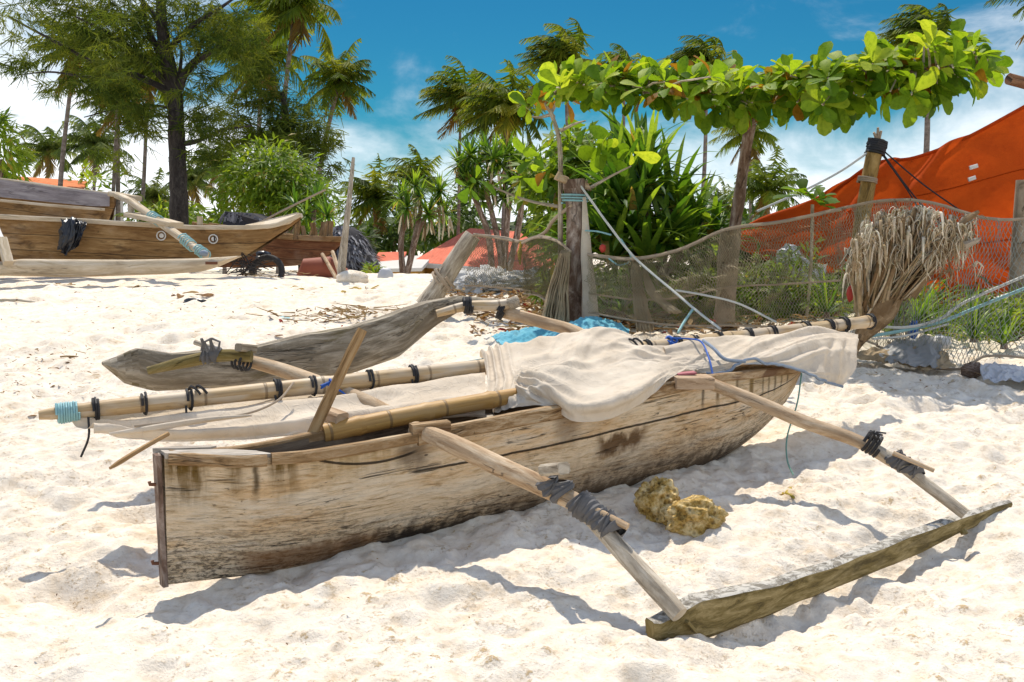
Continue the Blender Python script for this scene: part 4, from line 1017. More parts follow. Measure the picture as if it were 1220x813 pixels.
lbm = ybm([(140, 233, 20.9), (156, 240, 19.9), (200, 272, 18.9), (245, 304, 17.9)], .14, .11, 'boom', 'boat_pale', LB)
ybm([(132, 231, 21.0), (165, 237, 20.6)], .16, .10, 'boom_head', 'boat_pale', LB)
ybm([(158, 256, 19.8), (178, 260, 19.3), (210, 268, 18.9)], .36, .09, 'boom_board', 'boat_pale', LB)
ybm([(156, 240, 20.2), (156, 256, 20.1)], .12, .10, 'boom_post', 'boat_pale', LB, 2)
for a, c in (((180, 257, 19.3), (190, 264, 19.1)), ((218, 284, 18.5), (230, 294, 18.2)), ((236, 297, 18.1), (246, 305, 17.9))):
    m = MB(); m.helix(at(*a), at(*c), .092, 5, .014); m.build('lashing', 'rope_teal', lbm)
m = MB(); m.blob(at(243, 302, 17.85), (.08, .08, .06), 2, .2, 2, 1); m.build('lashing_knot', 'rope_grey', lbm)
ybm([(0, 290, 17.3), (-14, 258, 18.3)], .17, .13, 'boom', 'paint_white', LB); ybm([(2, 285, 17.2), (10, 314, 16.9)], .16, .12, 'boom', 'boat_pale', LB)
secs = []
for i in range(41):
    t = i / 40; px = -170 + 453 * t
    tp = float(np.interp(px, [-170, 0, 20, 150, 240, 270, 284], [318, 312, 309, 310, 308, 306, 305])); bt = float(np.interp(px, [-170, 0, 80, 200, 240, 262, 284], [331, 329, 331, 327, 324, 317, 306.5]))
    Y = 16.6 + 1.0 * t; a, c = at(px, tp, Y), at(px, bt, Y); h_ = a.z - c.z
    secs.append([c + Vector((0, 0, .12 * h_)), c + Vector((0, -.05, .5 * h_)), a + Vector((0, -.02, -.12 * h_)), a + Vector((0, .04, 0)), a + Vector((0, .2, 0)), a + Vector((0, .26, -.3 * h_)), c + Vector((0, .22, .2 * h_)), c + Vector((0, .1, 0))])
m = MB(); m.section(secs); fl_ = m.build('outrigger_float', 'boat_pale', LB, sharp=50)
m = MB(); c = at(252, 315, 17.42); m.beam([c + Z * .12, c - Z * .12], .05, .05); m.build('iron_cleat', 'rust', fl_); m = MB(); m.beam([c + Vector((-.1, 0, .02)), c + Vector((.1, 0, .02))], .05, .05); m.build('iron_cleat', 'rust', fl_)
ybm([(238, 268, 19.9), (238, 258, 19.9)], .1, .1, 'bollard', 'boat_pale', LB, 2)
# black cloth over the gunwale
rows = [[(74, 263, 19.12), (84, 260, 19.12), (94, 263, 19.14), (103, 264, 19.16)], [(73, 268, 19.02), (84, 264, 19.0), (93, 268, 19.04), (103, 269, 19.08)],
        [(71, 280, 18.98), (82, 282, 18.9), (91, 278, 19.0), (100, 276, 19.02)], [(69, 293, 19.0), (78, 296, 18.92), (88, 290, 18.98), (97, 284, 19.02)], [(71, 296, 19.0), (77, 304, 18.94), (82, 300, 18.96), (94, 294, 19.0)]]
Q, UV = sheet(rows, 40, 40, .08, (3, 1.5), 5, .01); m = MB(); m.grid(Q, UV); tag(m.build('black_cloth', 'black_cloth', sharp=0), 'black wet cloth hung over the gunwale of the long brown boat', 'cloth')
# grey-sided boat behind
GB = thing('grey_boat', (-9.5, 22.0, gz(-9.5, 22)), 'grey-sided wooden boat standing behind the long brown boat', 'boat')
ship(21.6, 22.6, [(-160, 196), (0, 215), (60, 224), (110, 230), (136, 233)], [(-160, 330), (0, 330), (90, 310), (120, 280), (136, 244)], .55, 'boat_brown', GB)
m = MB(); secs = []
for i in range(31):
    t = i / 30; px = -160 + 290 * t; Y = 21.5 + t * .95; a = at(px, np.interp(px, [-160, 0, 60, 110, 130], [196, 214, 223, 228, 232]), Y); c = at(px, np.interp(px, [-160, 0, 60, 110, 130], [218, 235, 241, 246, 246]), Y)
    secs.append([a + Vector((0, -.03, 0)), c + Vector((0, -.03, 0)), c + Vector((0, .03, 0)), a + Vector((0, .03, 0))])
m.section(secs); m.build('top_strake', 'boat_grey', GB, smooth=False)
ybm([(0, 239, 21.3), (60, 245, 21.6), (125, 250, 22.0)], .08, .06, 'rubbing_strip', 'boat_pale', GB)
# reddish boat with ribs, behind the prow
RB = thing('planked_boat', (-5.2, 22.0, gz(-5.2, 22)), 'reddish planked boat with bare rib timbers, behind the long boat prow', 'boat')
ship(22.6, 21.8, [(230, 268), (280, 276), (340, 283), (380, 285), (409, 286)], [(230, 318), (300, 320), (350, 317), (378, 312), (396, 300), (409, 289)], .6, 'boat_red', RB, rim='boat_brown', rimh=.12)
for k, (px, pt, lean, w_) in enumerate(((353, 263, 2, .13), (363, 270, -3, .09), (369, 272, 5, .08), (376, 266, -4, .12), (384, 265, 3, .16), (391, 264, 2, .16), (395, 270, -2, .06))):
    ybm([(px, 286, 22.0), (px + lean * .4, (pt + 286) / 2, 22.05), (px + lean, pt, 22.1)], w_, .08, 'rib', 'boat_brown', RB, 2)
m = MB(); m.tube([at(355, 255, 20.4), at(310, 266, 22), at(275, 276, 22.2)], [.035, .04, .04], 6); tag(m.build('long_pole', 'pole_grey'), 'thin grey pole leaning across the prow of the long boat', 'pole')
m = MB(); m.tube([at(304, 268, 22.2), at(345, 247, 22.3), at(388, 226, 22.4)], .025, 6); tag(m.build('mooring_rope', 'rope_tan'), 'taut tan rope rising from the long boat prow to the bush', 'rope')
for (px, py, r, Y) in ((318, 324, .31, 20.6),):
    c = at(px, py, Y); m = MB(); m.tube([c + Vector((r * math.cos(a), r * .25 * math.sin(a), r * math.sin(a) * .95)) for a in [k * math.pi / 16 for k in range(33)]], .065, 10, caps=False); tag(m.build('old_tyre', 'tyre'), 'worn grey tyre standing under the reddish boat', 'tyre')
m = MB(); c = at(385, 324, 21.2); m.tube([c + Vector((-.35, 0, -.1)), c + Vector((-.33, 0, .02)), c + Vector((.1, 0, .05)), c + Vector((.42, .1, -.12))], [.22, .27, .28, .2], 14); tag(m.build('rusty_drum', 'terracotta'), 'rust-red drum lying under the bow of the reddish boat', 'drum')
for a, c, lab in (((384, 303), (402, 334), 'pale prop stick under the reddish boat bow, the left one of two'), ((396, 300), (406, 330), 'pale prop stick under the reddish boat bow, nearer the upright pole')):
    m = MB(); m.tube([at(*a, 21.2), at(*c, 20.2)], [.04, .045], 7, wob=.2); tag(m.build('prop_stick', 'pole_wood'), lab, 'stick')
m = MB(); q = random.Random(4)
for k in range(24):
    c = at(q.uniform(284, 306), q.uniform(314, 328), q.uniform(19.6, 21)); m.tube(spline([c, c + Vector((q.uniform(-.3, .3), 0, q.uniform(0, .35))), c + Vector((q.uniform(-.5, .5), 0, q.uniform(-.1, .2)))], 6), .010, 4)
tag(m.build('root_tangle', 'bark'), 'dark tangle of roots and cord beside the old tyre', 'roots')
m = MB(); m.blob(at(314, 305, 21.4), (.17, .12, .12), 2, .3, 2, 4); m.blob(at(309, 308, 21.3), (.08, .08, .06), 2, .3, 2, 4); tag(m.build('paint_tin_lump', 'black_cloth', sharp=0), 'small dark lump wedged under the reddish boat', 'lump')
m = MB(); m.tube(spline([at(406, 336, 18.2), at(410, 290, 18.3), at(416, 240, 18.4), at(421, 188, 18.6)], 16), [.085 - .055 * i / 16 for i in range(17)], 8, wob=.2); tag(m.build('upright_pole', 'pole_grey'), 'tall grey pole stuck upright in the sand beside the thatched hut', 'pole')
m = MB(); c = atg(418, 338) + Vector((0, .2, .08)); m.blob(c, (.30, .2, .16), 3, .15, 2, 6); tag(m.build('sand_sack', 'sand', sharp=0), 'pale sack half buried at the foot of the upright pole', 'sack')

def clump(mb, n, c, r, L, W, mode='leaf', q=None, droop=.3, up=None, dens=.55):
    """leaves through an ellipsoid given in photo pixels: c=(px,py,Y) r=(rpx,rpy,depth m)"""
    q = q or rnd
    for k in range(n):
        while True:
            a = Vector((q.uniform(-1, 1), q.uniform(-1, 1), q.uniform(-1, 1)))
            if dens * .3 < a.length < 1: break
        p = at(c[0] + a.x * r[0], c[1] - a.y * r[1], c[2] + a.z * r[2])
        yield p, a
def puff(name, mat, parent, lumps, L, W, seed, droop=.25, strap=False):
    m = MB(); q = random.Random(seed)
    for (cx, cy, rx, ry, Y, rd, n) in lumps:
        # each lump is broken into smaller tufts so that the edge is ragged
        tufts = []
        for k in range(max(3, n // 22)):
            a = Vector((q.gauss(0, .5), q.gauss(0, .5), q.gauss(0, .5)))
            if a.length > 1: a.normalize()
            tufts.append((a, q.uniform(.22, .42), q.random()))
        for k in range(n):
            a, tr, tu = q.choice(tufts); e = Vector((q.gauss(0, .55), q.gauss(0, .55), q.gauss(0, .55))) * tr
            p = at(cx + (a.x + e.x) * rx, cy - (a.y + e.y) * ry, Y + (a.z + e.z) * rd)
            d = Vector((a.x + e.x * 2 + q.gauss(0, .5), q.gauss(0, .6) + a.z, a.y * .7 + e.y + q.gauss(0, .5) - droop))
            l = L * q.uniform(.6, 1.25)
            m.leaf(p, d, (q.gauss(0, .5), q.gauss(0, .5) - .3, 1), l, W * q.uniform(.7, 1.2), q.uniform(.0, .6), .3, min(1, max(0, tu * .6 + q.random() * .4)), None,
                   ((0, .06), (.5, .42), (1, .02)) if not strap else ((0, .3), (.5, .4), (1, .04)))
    return m.build(name, mat, parent, sharp=0)
def tuftstraps(m, c, n, L, W, q, el=(-.2, 1.3), bend=.5, segs=5, tw=None):
    """a rosette of long strap leaves arching from c"""
    c = Vector(c)
    for k in range(n):
        a = q.uniform(0, 6.283); e = q.uniform(*el); d = Vector((math.cos(a) * math.cos(e), math.sin(a) * math.cos(e), math.sin(e))); l = L * q.uniform(.65, 1.1); p = c.copy(); u, v = q.random(), q.random()
        sd = d.cross(Z); sd = sd.normalized() if sd.length > .05 else Vector((1, 0, 0)); fb = q.uniform(.4, 1.3) * bend
        b0 = len(m.v)
        for i in range(segs + 1):
            t = i / segs; w_ = W * (.5 + .5 * min(1, t * 4)) * (1 - t) ** .55
            m.v.append(p - sd * w_ / 2); m.v.append(p + Vector((0, 0, -.12 * w_))); m.v.append(p + sd * w_ / 2)
            d = (d + Vector((0, 0, -fb * (t + .15) * .55))).normalized(); p = p + d * (l / segs)
        for i in range(segs):
            a0 = b0 + i * 3
            m.face((a0, a0 + 1, a0 + 4, a0 + 3), ((u, v),) * 4); m.face((a0 + 1, a0 + 2, a0 + 5, a0 + 4), ((u, v),) * 4)

# thatched hut (grey palm thatch), right of the reddish boat
TH = thing('thatched_hut', at(412, 332, 23.5), 'low grey hut thatched to the ground behind the upright pole', 'hut')
m = MB(); hc = at(410, 336, 24); m.blob(hc + Vector((0, 0, .1)), (.78, .9, 1.22), 4, .10, 1.5, 5); m.build('inner_wall', 'thatch_base', TH, sharp=0)
m = MB(); q = random.Random(12)
for k in range(2600):
    a = q.uniform(0, 6.283); e = math.asin(q.uniform(-.1, 1)); n_ = Vector((math.cos(a) * math.cos(e), math.sin(a) * math.cos(e), math.sin(e)))
    p = hc + Vector((n_.x * .80, n_.y * .92, .1 + n_.z * 1.26)) * 1.0; d = Vector((n_.x * .5, n_.y * .5, -.9 + n_.z * .3)) + Vector((q.gauss(0, .25), q.gauss(0, .25), q.gauss(0, .2)))
    m.leaf(p, d, n_ + Vector((0, 0, .3)), q.uniform(.12, .30), q.uniform(.03, .07), -.1, .2, None, None, ((0, .3), (.5, .45), (1, .1)))
m.build('thatch', 'thatch', TH, sharp=0)
TR = thing('thatched_roof', at(300, 290, 26), 'dark thatched roof ridge seen over the long boat, below the big bush', 'roof')
m = MB(); a = [at(262, 285, 26), at(268, 252, 26.5), at(300, 254, 26.5), at(326, 268, 26), at(330, 285, 26)]
m.section([[p + Vector((0, dy, 0)) for p in a] for dy in (0, 1.2)]); m.build('ridge', 'thatch_base', TR, smooth=False)
m = MB()
for k in range(700):
    t = q.random(); s_ = q.random(); e = a[1].lerp(a[2], t) if s_ < .5 else a[2].lerp(a[3], t); p = e + Vector((0, -.05 - q.random() * .1, -q.random() * .7))
    m.leaf(p, Vector((q.gauss(0, .3), -.3, -1)), (0, -1, .3), .3, .06, 0, .2, None, None, ((0, .3), (.5, .45), (1, .1)))
m.build('thatch', 'thatch', TR, sharp=0)

# ================================================================== HOUSES
def quadface(m, pts, th=.06):
    n = (Vector(pts[1]) - Vector(pts[0])).cross(Vector(pts[2]) - Vector(pts[0])).normalized(); k = len(pts); b = len(m.v)
    P = [Vector(p) for p in pts]; m.v.extend(P + [p - n * th for p in P]); e = (P[1] - P[0]).normalized(); f = n.cross(e)
    uv = [((p - P[0]).dot(f), (p - P[0]).dot(e)) for p in P]
    m.face(tuple(range(k)), tuple(uv)); m.face(tuple(b for b in range(2 * k - 1, k - 1, -1)) if False else tuple(b + i for i in range(2 * k - 1, k - 1, -1)), tuple(reversed(uv)))
    m.f[-2] = tuple(b + i for i in range(k))
    for i in range(k):
        j = (i + 1) % k; m.face((b + i, b + k + i, b + k + j, b + j), (uv[i], uv[i], uv[j], uv[j]))
HY = 44.0
HO = thing('red_roofed_house', at(570, 345, HY + 3), 'low yellow house under a red hipped roof behind the net', 'house')
e0, e1, r0, r1 = at(490, 312, HY), at(648, 324, HY - 1.5), at(560, 272, HY + 5), at(618, 276, HY + 4)
b0, b1 = at(510, 304, HY + 11), at(668, 310, HY + 10)
m = MB(); quadface(m, [e0, e1, r1, r0], .12); quadface(m, [e1, b1, r1], .12); quadface(m, [b0, e0, r0], .12); quadface(m, [b1, b0, r0, r1], .12); m.build('roof', 'roof_red', HO, smooth=False)
m = MB(); m.beam([e0 + Vector((0, -.05, -.12)), e1 + Vector((0, -.05, -.12))], .1, .2); m.build('fascia', 'wall_white', HO)
w0, w1 = Vector((e0.x + .6, e0.y + .7, -2)), Vector((e1.x - .6, e1.y + .7, -2))
m = MB(); secs = [[p + Vector((0, 0, 0)), p + Vector((0, 0, 2.0 + (e0.z if i == 0 else e1.z))), p + Vector((.1, 7, 2.0 + e0.z)), p + Vector((.1, 7, 0))] for i, p in enumerate((w0, w1))]
m.section(secs); m.build('wall', 'wall_yellow', HO, smooth=False)
for t in (.18, .45, .8):
    p = w0.lerp(w1, t) + Vector((0, -.06, 2.0 + e0.z - 1.0)); m = MB(); m.beam([p + Vector((-.5, 0, 0)), p + Vector((.5, 0, 0))], .12, .8, ch=.02); wn = m.build('window', 'wall_white', HO)
    m = MB(); m.beam([p + Vector((-.42, -.05, 0)), p + Vector((.42, -.05, 0))], .06, .66, ch=.02); m.build('pane', 'dark_open', wn)
SH = thing('flat_roofed_shed', at(480, 345, 40), 'long ochre wall with flat pale roofing left of the red roof', 'shed')
a, c = at(440, 322, 40), at(498, 320, 41)
m = MB(); m.section([[p, p + Vector((0, 0, -2.2)), p + Vector((0, 5, -2.2)), p + Vector((0, 5, 0))] for p in (a, c)]); m.build('wall', 'wall_yellow', SH, smooth=False)
m = MB(); quadface(m, [a + Vector((-.4, -.5, .04)), c + Vector((.2, -.5, .04)), c + Vector((.2, 5.5, .45)), a + Vector((-.4, 5.5, .45))], .14); m.build('roof', 'wall_white', SH, smooth=False)
m = MB(); a2, c2 = at(440, 316, 42), at(476, 315, 43); quadface(m, [a2, c2, c2 + Vector((0, 3, .5)), a2 + Vector((0, 3, .5))], .1); m.build('roof_sheet', 'roof_red', SH, smooth=False)
OR = thing('orange_roofed_house', at(45, 240, 44), 'house with an orange sheet roof just visible above the grey boat', 'house')
m = MB(); a, c = at(-10, 232, 44), at(98, 228, 44); r_, s_ = at(16, 210, 47), at(50, 215, 47); quadface(m, [a, c, s_, r_], .1); quadface(m, [at(104, 216, 50), at(-12, 216, 50), r_, s_], .1); quadface(m, [c, at(104, 216, 50), s_], .1); m.build('roof', 'roof_orange', OR, smooth=False)
m = MB(); m.section([[p, Vector((p.x, p.y, -2)), Vector((p.x, p.y + 5, -2)), p + Vector((0, 5, 0))] for p in (a + Vector((.4, .6, .1)), c + Vector((-.4, .6, .1)))]); m.build('wall', 'wall_white', OR, smooth=False)

# pale rubble bank and plastic sheeting at the beach crest
m = MB(); q = random.Random(8)
for k in range(16):
    p = atg(q.uniform(545, 640), q.uniform(344, 352)); m.blob(p + Vector((0, .3, .12)), (q.uniform(.25, .5), .35, q.uniform(.10, .22)), 4, .5, 4.0, k)
tag(m.build('rubble_bank', 'rubble', sharp=0), 'low bank of pale coral rubble in front of the red-roofed house', 'rubble', kind='stuff')
rows = [[(468, 340, 19.4), (490, 332, 19.6), (515, 333, 19.6), (536, 336, 19.4)], [(470, 345, 19), (492, 339, 19), (518, 341, 19), (536, 341, 19)], [(478, 350, 18.6), (496, 350, 18.4), (518, 350, 18.4), (540, 350, 18.4)]]
Q, UV = sheet(rows, 60, 30, .05, (2, 2), 9, .02); m = MB(); m.grid(Q, UV); tag(m.build('plastic_sheet', 'plastic_grey', sharp=0), 'crumpled grey-white plastic sheet on the beach crest', 'plastic sheet')
m = MB(); m.blob(at(459, 331, 20), (.16, .12, .2), 3, .25, 2, 2); tag(m.build('white_bundle', 'plastic', sharp=0), 'small white plastic bundle left of the crumpled sheet', 'bundle')

# ================================================================== STUMP, POSTS, NET
ST = thing('tree_stump', at(685, 388, 11.4), 'tall bare tree stump holding the net in the middle of the beach', 'stump')
m = MB(); pts = spline([at(683, 392, 11.4), at(684, 350, 11.4), at(685, 300, 11.4), at(686, 255, 11.4), at(684, 214, 11.4)], 30); m.tube(pts, [.155 - .04 * min(1, i / 8) + (.012 if i > 27 else 0) for i in range(31)], 16, wob=.22); trk = m.build('trunk', 'stump_bark', ST)
m = MB(); m.tube([at(676, 216, 11.35), at(664, 211, 11.3), at(667, 205, 11.3)], [.04, .05, .02], 8, wob=.3); m.build('snag', 'pole_wood', trk)
m = MB(); m.tube([at(690, 220, 11.4), at(702, 222, 11.4), at(698, 216, 11.4)], [.04, .045, .02], 8, wob=.3); m.build('snag', 'pole_wood', trk)
m = MB(); m.helix(at(685, 242, 11.4), at(685, 232, 11.4), .14, 3, .012); m.build('rope_ring', 'rope_teal', trk)
m = MB(); m.tube(spline([at(696, 235, 11.3), at(698, 280, 11.28), at(701, 340, 11.25), at(704, 384, 11.2)], 16), [.025 + .075 * i / 16 for i in range(17)], 10, wob=.3, flat=.6); tag(m.build('hanging_cloth_strip', 'sail'), 'off-white cloth strip hanging down the right side of the tall stump', 'cloth strip')
def gather(name, l, r, label):
    m = MB(); p = spline([at(*q) for q in l], 24); k = random.Random(len(label))
    for s in range(64):
        a = k.uniform(0, 6.28); rr = k.random() ** .5; pts = []
        for i, c in enumerate(p):
            w_ = float(np.interp(i / 24, np.linspace(0, 1, len(r)), r)); pts.append(c + Vector((math.cos(a) * rr * w_, math.sin(a) * rr * w_ * .5, .03 * mnoise.noise(c * 3 + Vector((s, 0, 0))))) + Vector((.03 * mnoise.noise(c * 4 + Vector((s * 3.3, 1, 2))), 0, 0)))
        m.tube(pts, [.006 + .005 * i / 24 for i in range(25)], 4)
    return tag(m.build(name, 'net_cloth', sharp=0), label, 'fishing net')
gather('gathered_net', [(674, 300, 11.2), (666, 340, 11.1), (660, 386, 11.0)], [.05, .10, .17], 'bunched tan net hanging against the left side of the tall stump')
gather('gathered_net', [(756, 306, 11.0), (760, 345, 10.9), (768, 394, 10.7)], [.03, .06, .09], 'bunched tan net hanging in a narrow fall right of the tall stump')
gather('gathered_net', [(768, 322, 10.9), (780, 352, 10.8), (805, 372, 10.6)], [.02, .05, .06], 'thin bunched net trailing right from the narrow fall')
P2 = thing('net_post', at(867, 392, 11.3), 'short thick palm-trunk post holding up the net', 'post')
m = MB(); m.tube(spline([at(862, 392, 11.3), at(866, 340, 11.3), at(871, 273, 11.3)], 16), [.13, .125, .12, .12] + [.118] * 13, 14, wob=.16); m.build('trunk', 'post_bark', P2)
P1 = thing('leaning_post', at(512, 362, 12.6), 'pale thick post leaning right with the net tied to its top', 'post')
m = MB(); m.tube(spline([at(508, 366, 12.4), at(534, 325, 12.4), at(563, 280, 12.4)], 14), [.145, .14, .135, .13] + [.115] * 10 + [.105], 12, wob=.14); m.build('trunk', 'pole_grey', P1)
m = MB(); m.helix(at(524, 337, 12.3), at(532, 330, 12.3), .15, 2, .02); m.build('rope_ring', 'rope_tan', P1)

def net(name, top, bot, ncol, nrow, mat, label, rt=.0032, sag=.10, seed=0, rope='rope_tan', parent=None):
    q = random.Random(seed); m = MB()
    tp = spline([at(*p) for p in top], ncol); bt = spline([at(*p) for p in bot], ncol); rows = []
    for i in range(nrow + 1):
        t = i / nrow; row = []
        for j in range(ncol + 1):
            a = tp[j].lerp(bt[j], t); s = math.sin(t * math.pi)
            n = mnoise.noise(Vector((j * .09 + seed, i * .12, seed))); n2 = mnoise.noise(Vector((j * .3 + seed, i * .3, seed + 5)))
            dx = (tp[min(j + 1, ncol)] - tp[max(j - 1, 0)]).normalized()
            row.append(a + Vector((0, -1, 0)) * (sag * s * (1 + n) + .05 * n2) + dx * (.10 * n * s + .02 * n2) + Z * (.04 * n2 * s - sag * .25 * s))
        rows.append(row)
    def seg(a, b):
        d = (b - a); x = d.cross(Vector((0, 1, .2))); x = x.normalized() if x.length > 1e-6 else Vector((1, 0, 0)); y = x.cross(d).normalized(); k = len(m.v)
        for p in (a, b):
            m.v.extend([p + x * rt, p - x * rt * .5 + y * rt * .87, p - x * rt * .5 - y * rt * .87])
        for e in range(3):
            f = (e + 1) % 3; m.face((k + e, k + f, k + 3 + f, k + 3 + e), ((0, 0),) * 4)
    for i in range(nrow):
        for j in range(ncol):
            o = i % 2
            if q.random() < .012: continue
            a = rows[i][j].lerp(rows[i][j + 1], .5) if o else rows[i][j]
            for dj in ((0, 1) if o else (-1, 0)):
                jj = j + dj
                if o: tgt = rows[i + 1][jj]
                else:
                    if jj < 0: continue
                    tgt = rows[i + 1][jj].lerp(rows[i + 1][jj + 1], .5)
                seg(a, tgt)
    root_ = thing(name, (tp[0] + bt[0]) * .5, label, 'fishing net') if parent is None else parent
    m.build('netting', mat, root_, sharp=0)
    for L_, r_, nm in ((rows[0], .016, 'head_rope'), (rows[-1], .012, 'foot_rope')):
        k = MB(); k.tube(L_, r_, 6); k.build(nm, rope, root_)
    return root_
TOPN = [(700, 303, 11.2), (755, 308, 11.0), (810, 297, 11.1), (866, 273, 11.1), (930, 264, 10.7), (1000, 249, 10.2), (1045, 240, 9.9), (1085, 238, 9.6)]
BOTN = [(700, 372, 11.0), (755, 382, 10.7), (810, 388, 10.6), (866, 388, 10.6), (930, 390, 10.3), (1000, 396, 9.8), (1045, 412, 9.4), (1085, 432, 9.2)]
n1_ = net('fishing_net', TOPN, BOTN, 140, 38, 'net_tan', 'wide tan fishing net stretched from the stump past the palm-trunk post', .0024, .12, 3)
net('x', [(p[0], p[1] + 1, p[2] - .06) for p in TOPN[:6]], [(a[0], a[1] * .5 + c[1] * .5 + 12, a[2]) for a, c in zip(TOPN[:6], BOTN[:6])], 92, 22, 'net_olive', '', .0019, .16, 8, parent=n1_)
n2_ = net('fishing_net', [(1085, 238, 9.6), (1120, 244, 9.5), (1165, 258, 9.4), (1200, 262, 9.3), (1250, 258, 9.2)], [(1060, 408, 9.3), (1090, 432, 9.0), (1135, 440, 8.8), (1180, 424, 8.8), (1250, 430, 8.8)], 34, 28, 'net_grey', 'open grey fishing net hung in front of the orange tarp on the right', .0030, .10, 12)
n3_ = net('fishing_net', [(566, 279, 12.2), (600, 285, 12.1), (620, 288, 12), (640, 282, 11.8), (662, 286, 11.5), (680, 300, 11.3)], [(552, 340, 12.3), (590, 342, 12.2), (620, 345, 12), (640, 350, 11.8), (655, 360, 11.5), (668, 372, 11.2)], 66, 28, 'net_olive', 'fine olive fishing net between the leaning post and the tall stump', .0026, .1, 21)
net('x', [(622, 290, 11.9), (640, 283, 11.7), (662, 287, 11.4), (680, 300, 11.2)], [(624, 350, 11.9), (640, 352, 11.7), (655, 362, 11.4), (668, 374, 11.1)], 40, 28, 'net_olive', '', .0026, .06, 33, parent=n3_)
m = MB(); m.tube(pxs([(621, 288, 11.95), (619, 305, 11.95), (620, 316, 11.95)], 8), [.02, .016, .02, .03, .022, .02, .02, .012, .006], 7, wob=.3); m.build('orange_tie', 'yellow_leaf', n3_)
m = MB(); m.tube(pxs([(564, 280, 12.3), (600, 284, 12.15), (622, 288, 12.0), (648, 278, 11.8), (660, 262, 11.6), (682, 244, 11.3)], 40), .022, 7); m.build('top_rope', 'rope_tan', n3_)
# heaped foot of the net and rubbish at the right
rows = [[(1010, 420, 9.3), (1060, 413, 9.2), (1110, 418, 9.0), (1130, 420, 8.9)], [(1012, 426, 9.1), (1060, 424, 9.0), (1105, 432, 8.85), (1132, 430, 8.8)], [(1030, 428, 9.0), (1070, 433, 8.85), (1110, 440, 8.7), (1140, 438, 8.7)]]
Q, UV = sheet(rows, 80, 30, .035, (3, 2), 2, .015); m = MB(); m.grid(Q, UV); tag(m.build('net_heap', 'net_cloth', sharp=0), 'grey-brown net foot bunched on the sand right of the sail corner', 'fishing net')
rows = [[(1040, 420, 9.25), (1075, 404, 9.3), (1105, 400, 9.3), (1122, 404, 9.2)], [(1050, 428, 9.0), (1080, 420, 8.95), (1108, 418, 8.9), (1122, 424, 8.9)], [(1062, 433, 8.85), (1084, 434, 8.75), (1108, 438, 8.7), (1122, 440, 8.7)]]
Q, UV = sheet(rows, 60, 40, .035, (2, 2), 6, .012); m = MB(); m.grid(Q, UV); tag(m.build('plastic_sack', 'plastic_grey', sharp=0), 'translucent grey plastic sack under the net foot', 'sack')
rows = [[(1168, 436, 8.5), (1185, 432, 8.6), (1210, 436, 8.5), (1235, 440, 8.4)], [(1168, 444, 8.35), (1188, 440, 8.3), (1212, 446, 8.2), (1240, 448, 8.2)], [(1172, 454, 8.1), (1190, 456, 8.0), (1212, 454, 8.0), (1240, 458, 7.9)]]
Q, UV = sheet(rows, 70, 50, .035, (2, 2), 16, .015); m = MB(); m.grid(Q, UV); tag(m.build('plastic_sheet', 'plastic', sharp=0), 'crumpled clear-white plastic sheet on the sand at the right edge', 'plastic sheet')
m = MB(); m.blob(atg(1158, 448) + Z * .05, (.09, .08, .07), 3, .3, 2, 3); tag(m.build('beach_stone', 'stump_bark', sharp=0), 'brown-grey stone at the foot of the grey net', 'stone')
m = MB(); m.blob(at(1088, 393, 9.7), (.05, .05, .09), 3, .25, 2, 3); tag(m.build('blue_bottle', 'rope_blue', sharp=0), 'crushed blue plastic bottle caught behind the net', 'bottle')
m = MB(); m.blob(at(1120, 408, 9.4), (.10, .08, .07), 3, .3, 2, 8); tag(m.build('white_container', 'plastic', sharp=0), 'white plastic container lying behind the grey net foot', 'container')
m = MB(); m.blob(at(1013, 350, 9.7), (.035, .03, .08), 3, .2, 2, 8); tag(m.build('red_scrap', 'red_plastic', sharp=0), 'small red plastic scrap left of the dead pandanus head', 'scrap')
m = MB(); m.blob(at(718, 296, 11.0), (.035, .03, .045), 3, .3, 2, 8); tag(m.build('red_float', 'red_plastic', sharp=0), 'little red net float dangling right of the stump', 'net float')

def rope(l, r, mat, label, n=30, cat='rope'):
    m = MB(); m.tube(pxs(l, n), r, 6); return tag(m.build('rope', mat), label, cat)
rope([(692, 222, 11.3), (725, 268, 11.1), (756, 307, 10.9), (800, 345, 10.5), (832, 372, 10.1), (858, 392, 9.6)], .013, 'rope_white', 'pale rope running down from the stump to behind the yard')
rope([(740, 285, 11.0), (752, 308, 11), (738, 316, 11), (725, 308, 11)], .010, 'rope_teal', 'short looped pale line beside the red net float')
rope([(697, 275, 11.2), (712, 276, 11.2), (728, 280, 11.1)], .010, 'rope_teal', 'pale line tied from the stump to the red net float')
rope([(805, 346, 10.5), (840, 352, 10.5), (880, 362, 10.4), (925, 384, 10.2)], .012, 'rope_white', 'pale rope sagging across the net behind the yard')
rope([(826, 368, 10.2), (815, 384, 10), (808, 396, 9.8)], .014, 'rope_teal', 'frayed pale rope end behind the blue knot')
rope([(1030, 402, 8.8), (1075, 394, 9), (1120, 384, 9.2), (1160, 368, 9.3), (1230, 340, 9.2)], .016, 'rope_teal', 'pale blue rope rising to the right across the grey net')
rope([(1034, 388, 8.9), (1080, 390, 9), (1120, 380, 9.2), (1150, 360, 9.3), (1230, 325, 9.2)], .014, 'rope_white', 'white rope above the pale blue one across the grey net')
rope([(1040, 404, 8.8), (1080, 400, 9), (1130, 386, 9.2)], .010, 'rope_white', 'thin white line under the pale blue rope at the net foot')
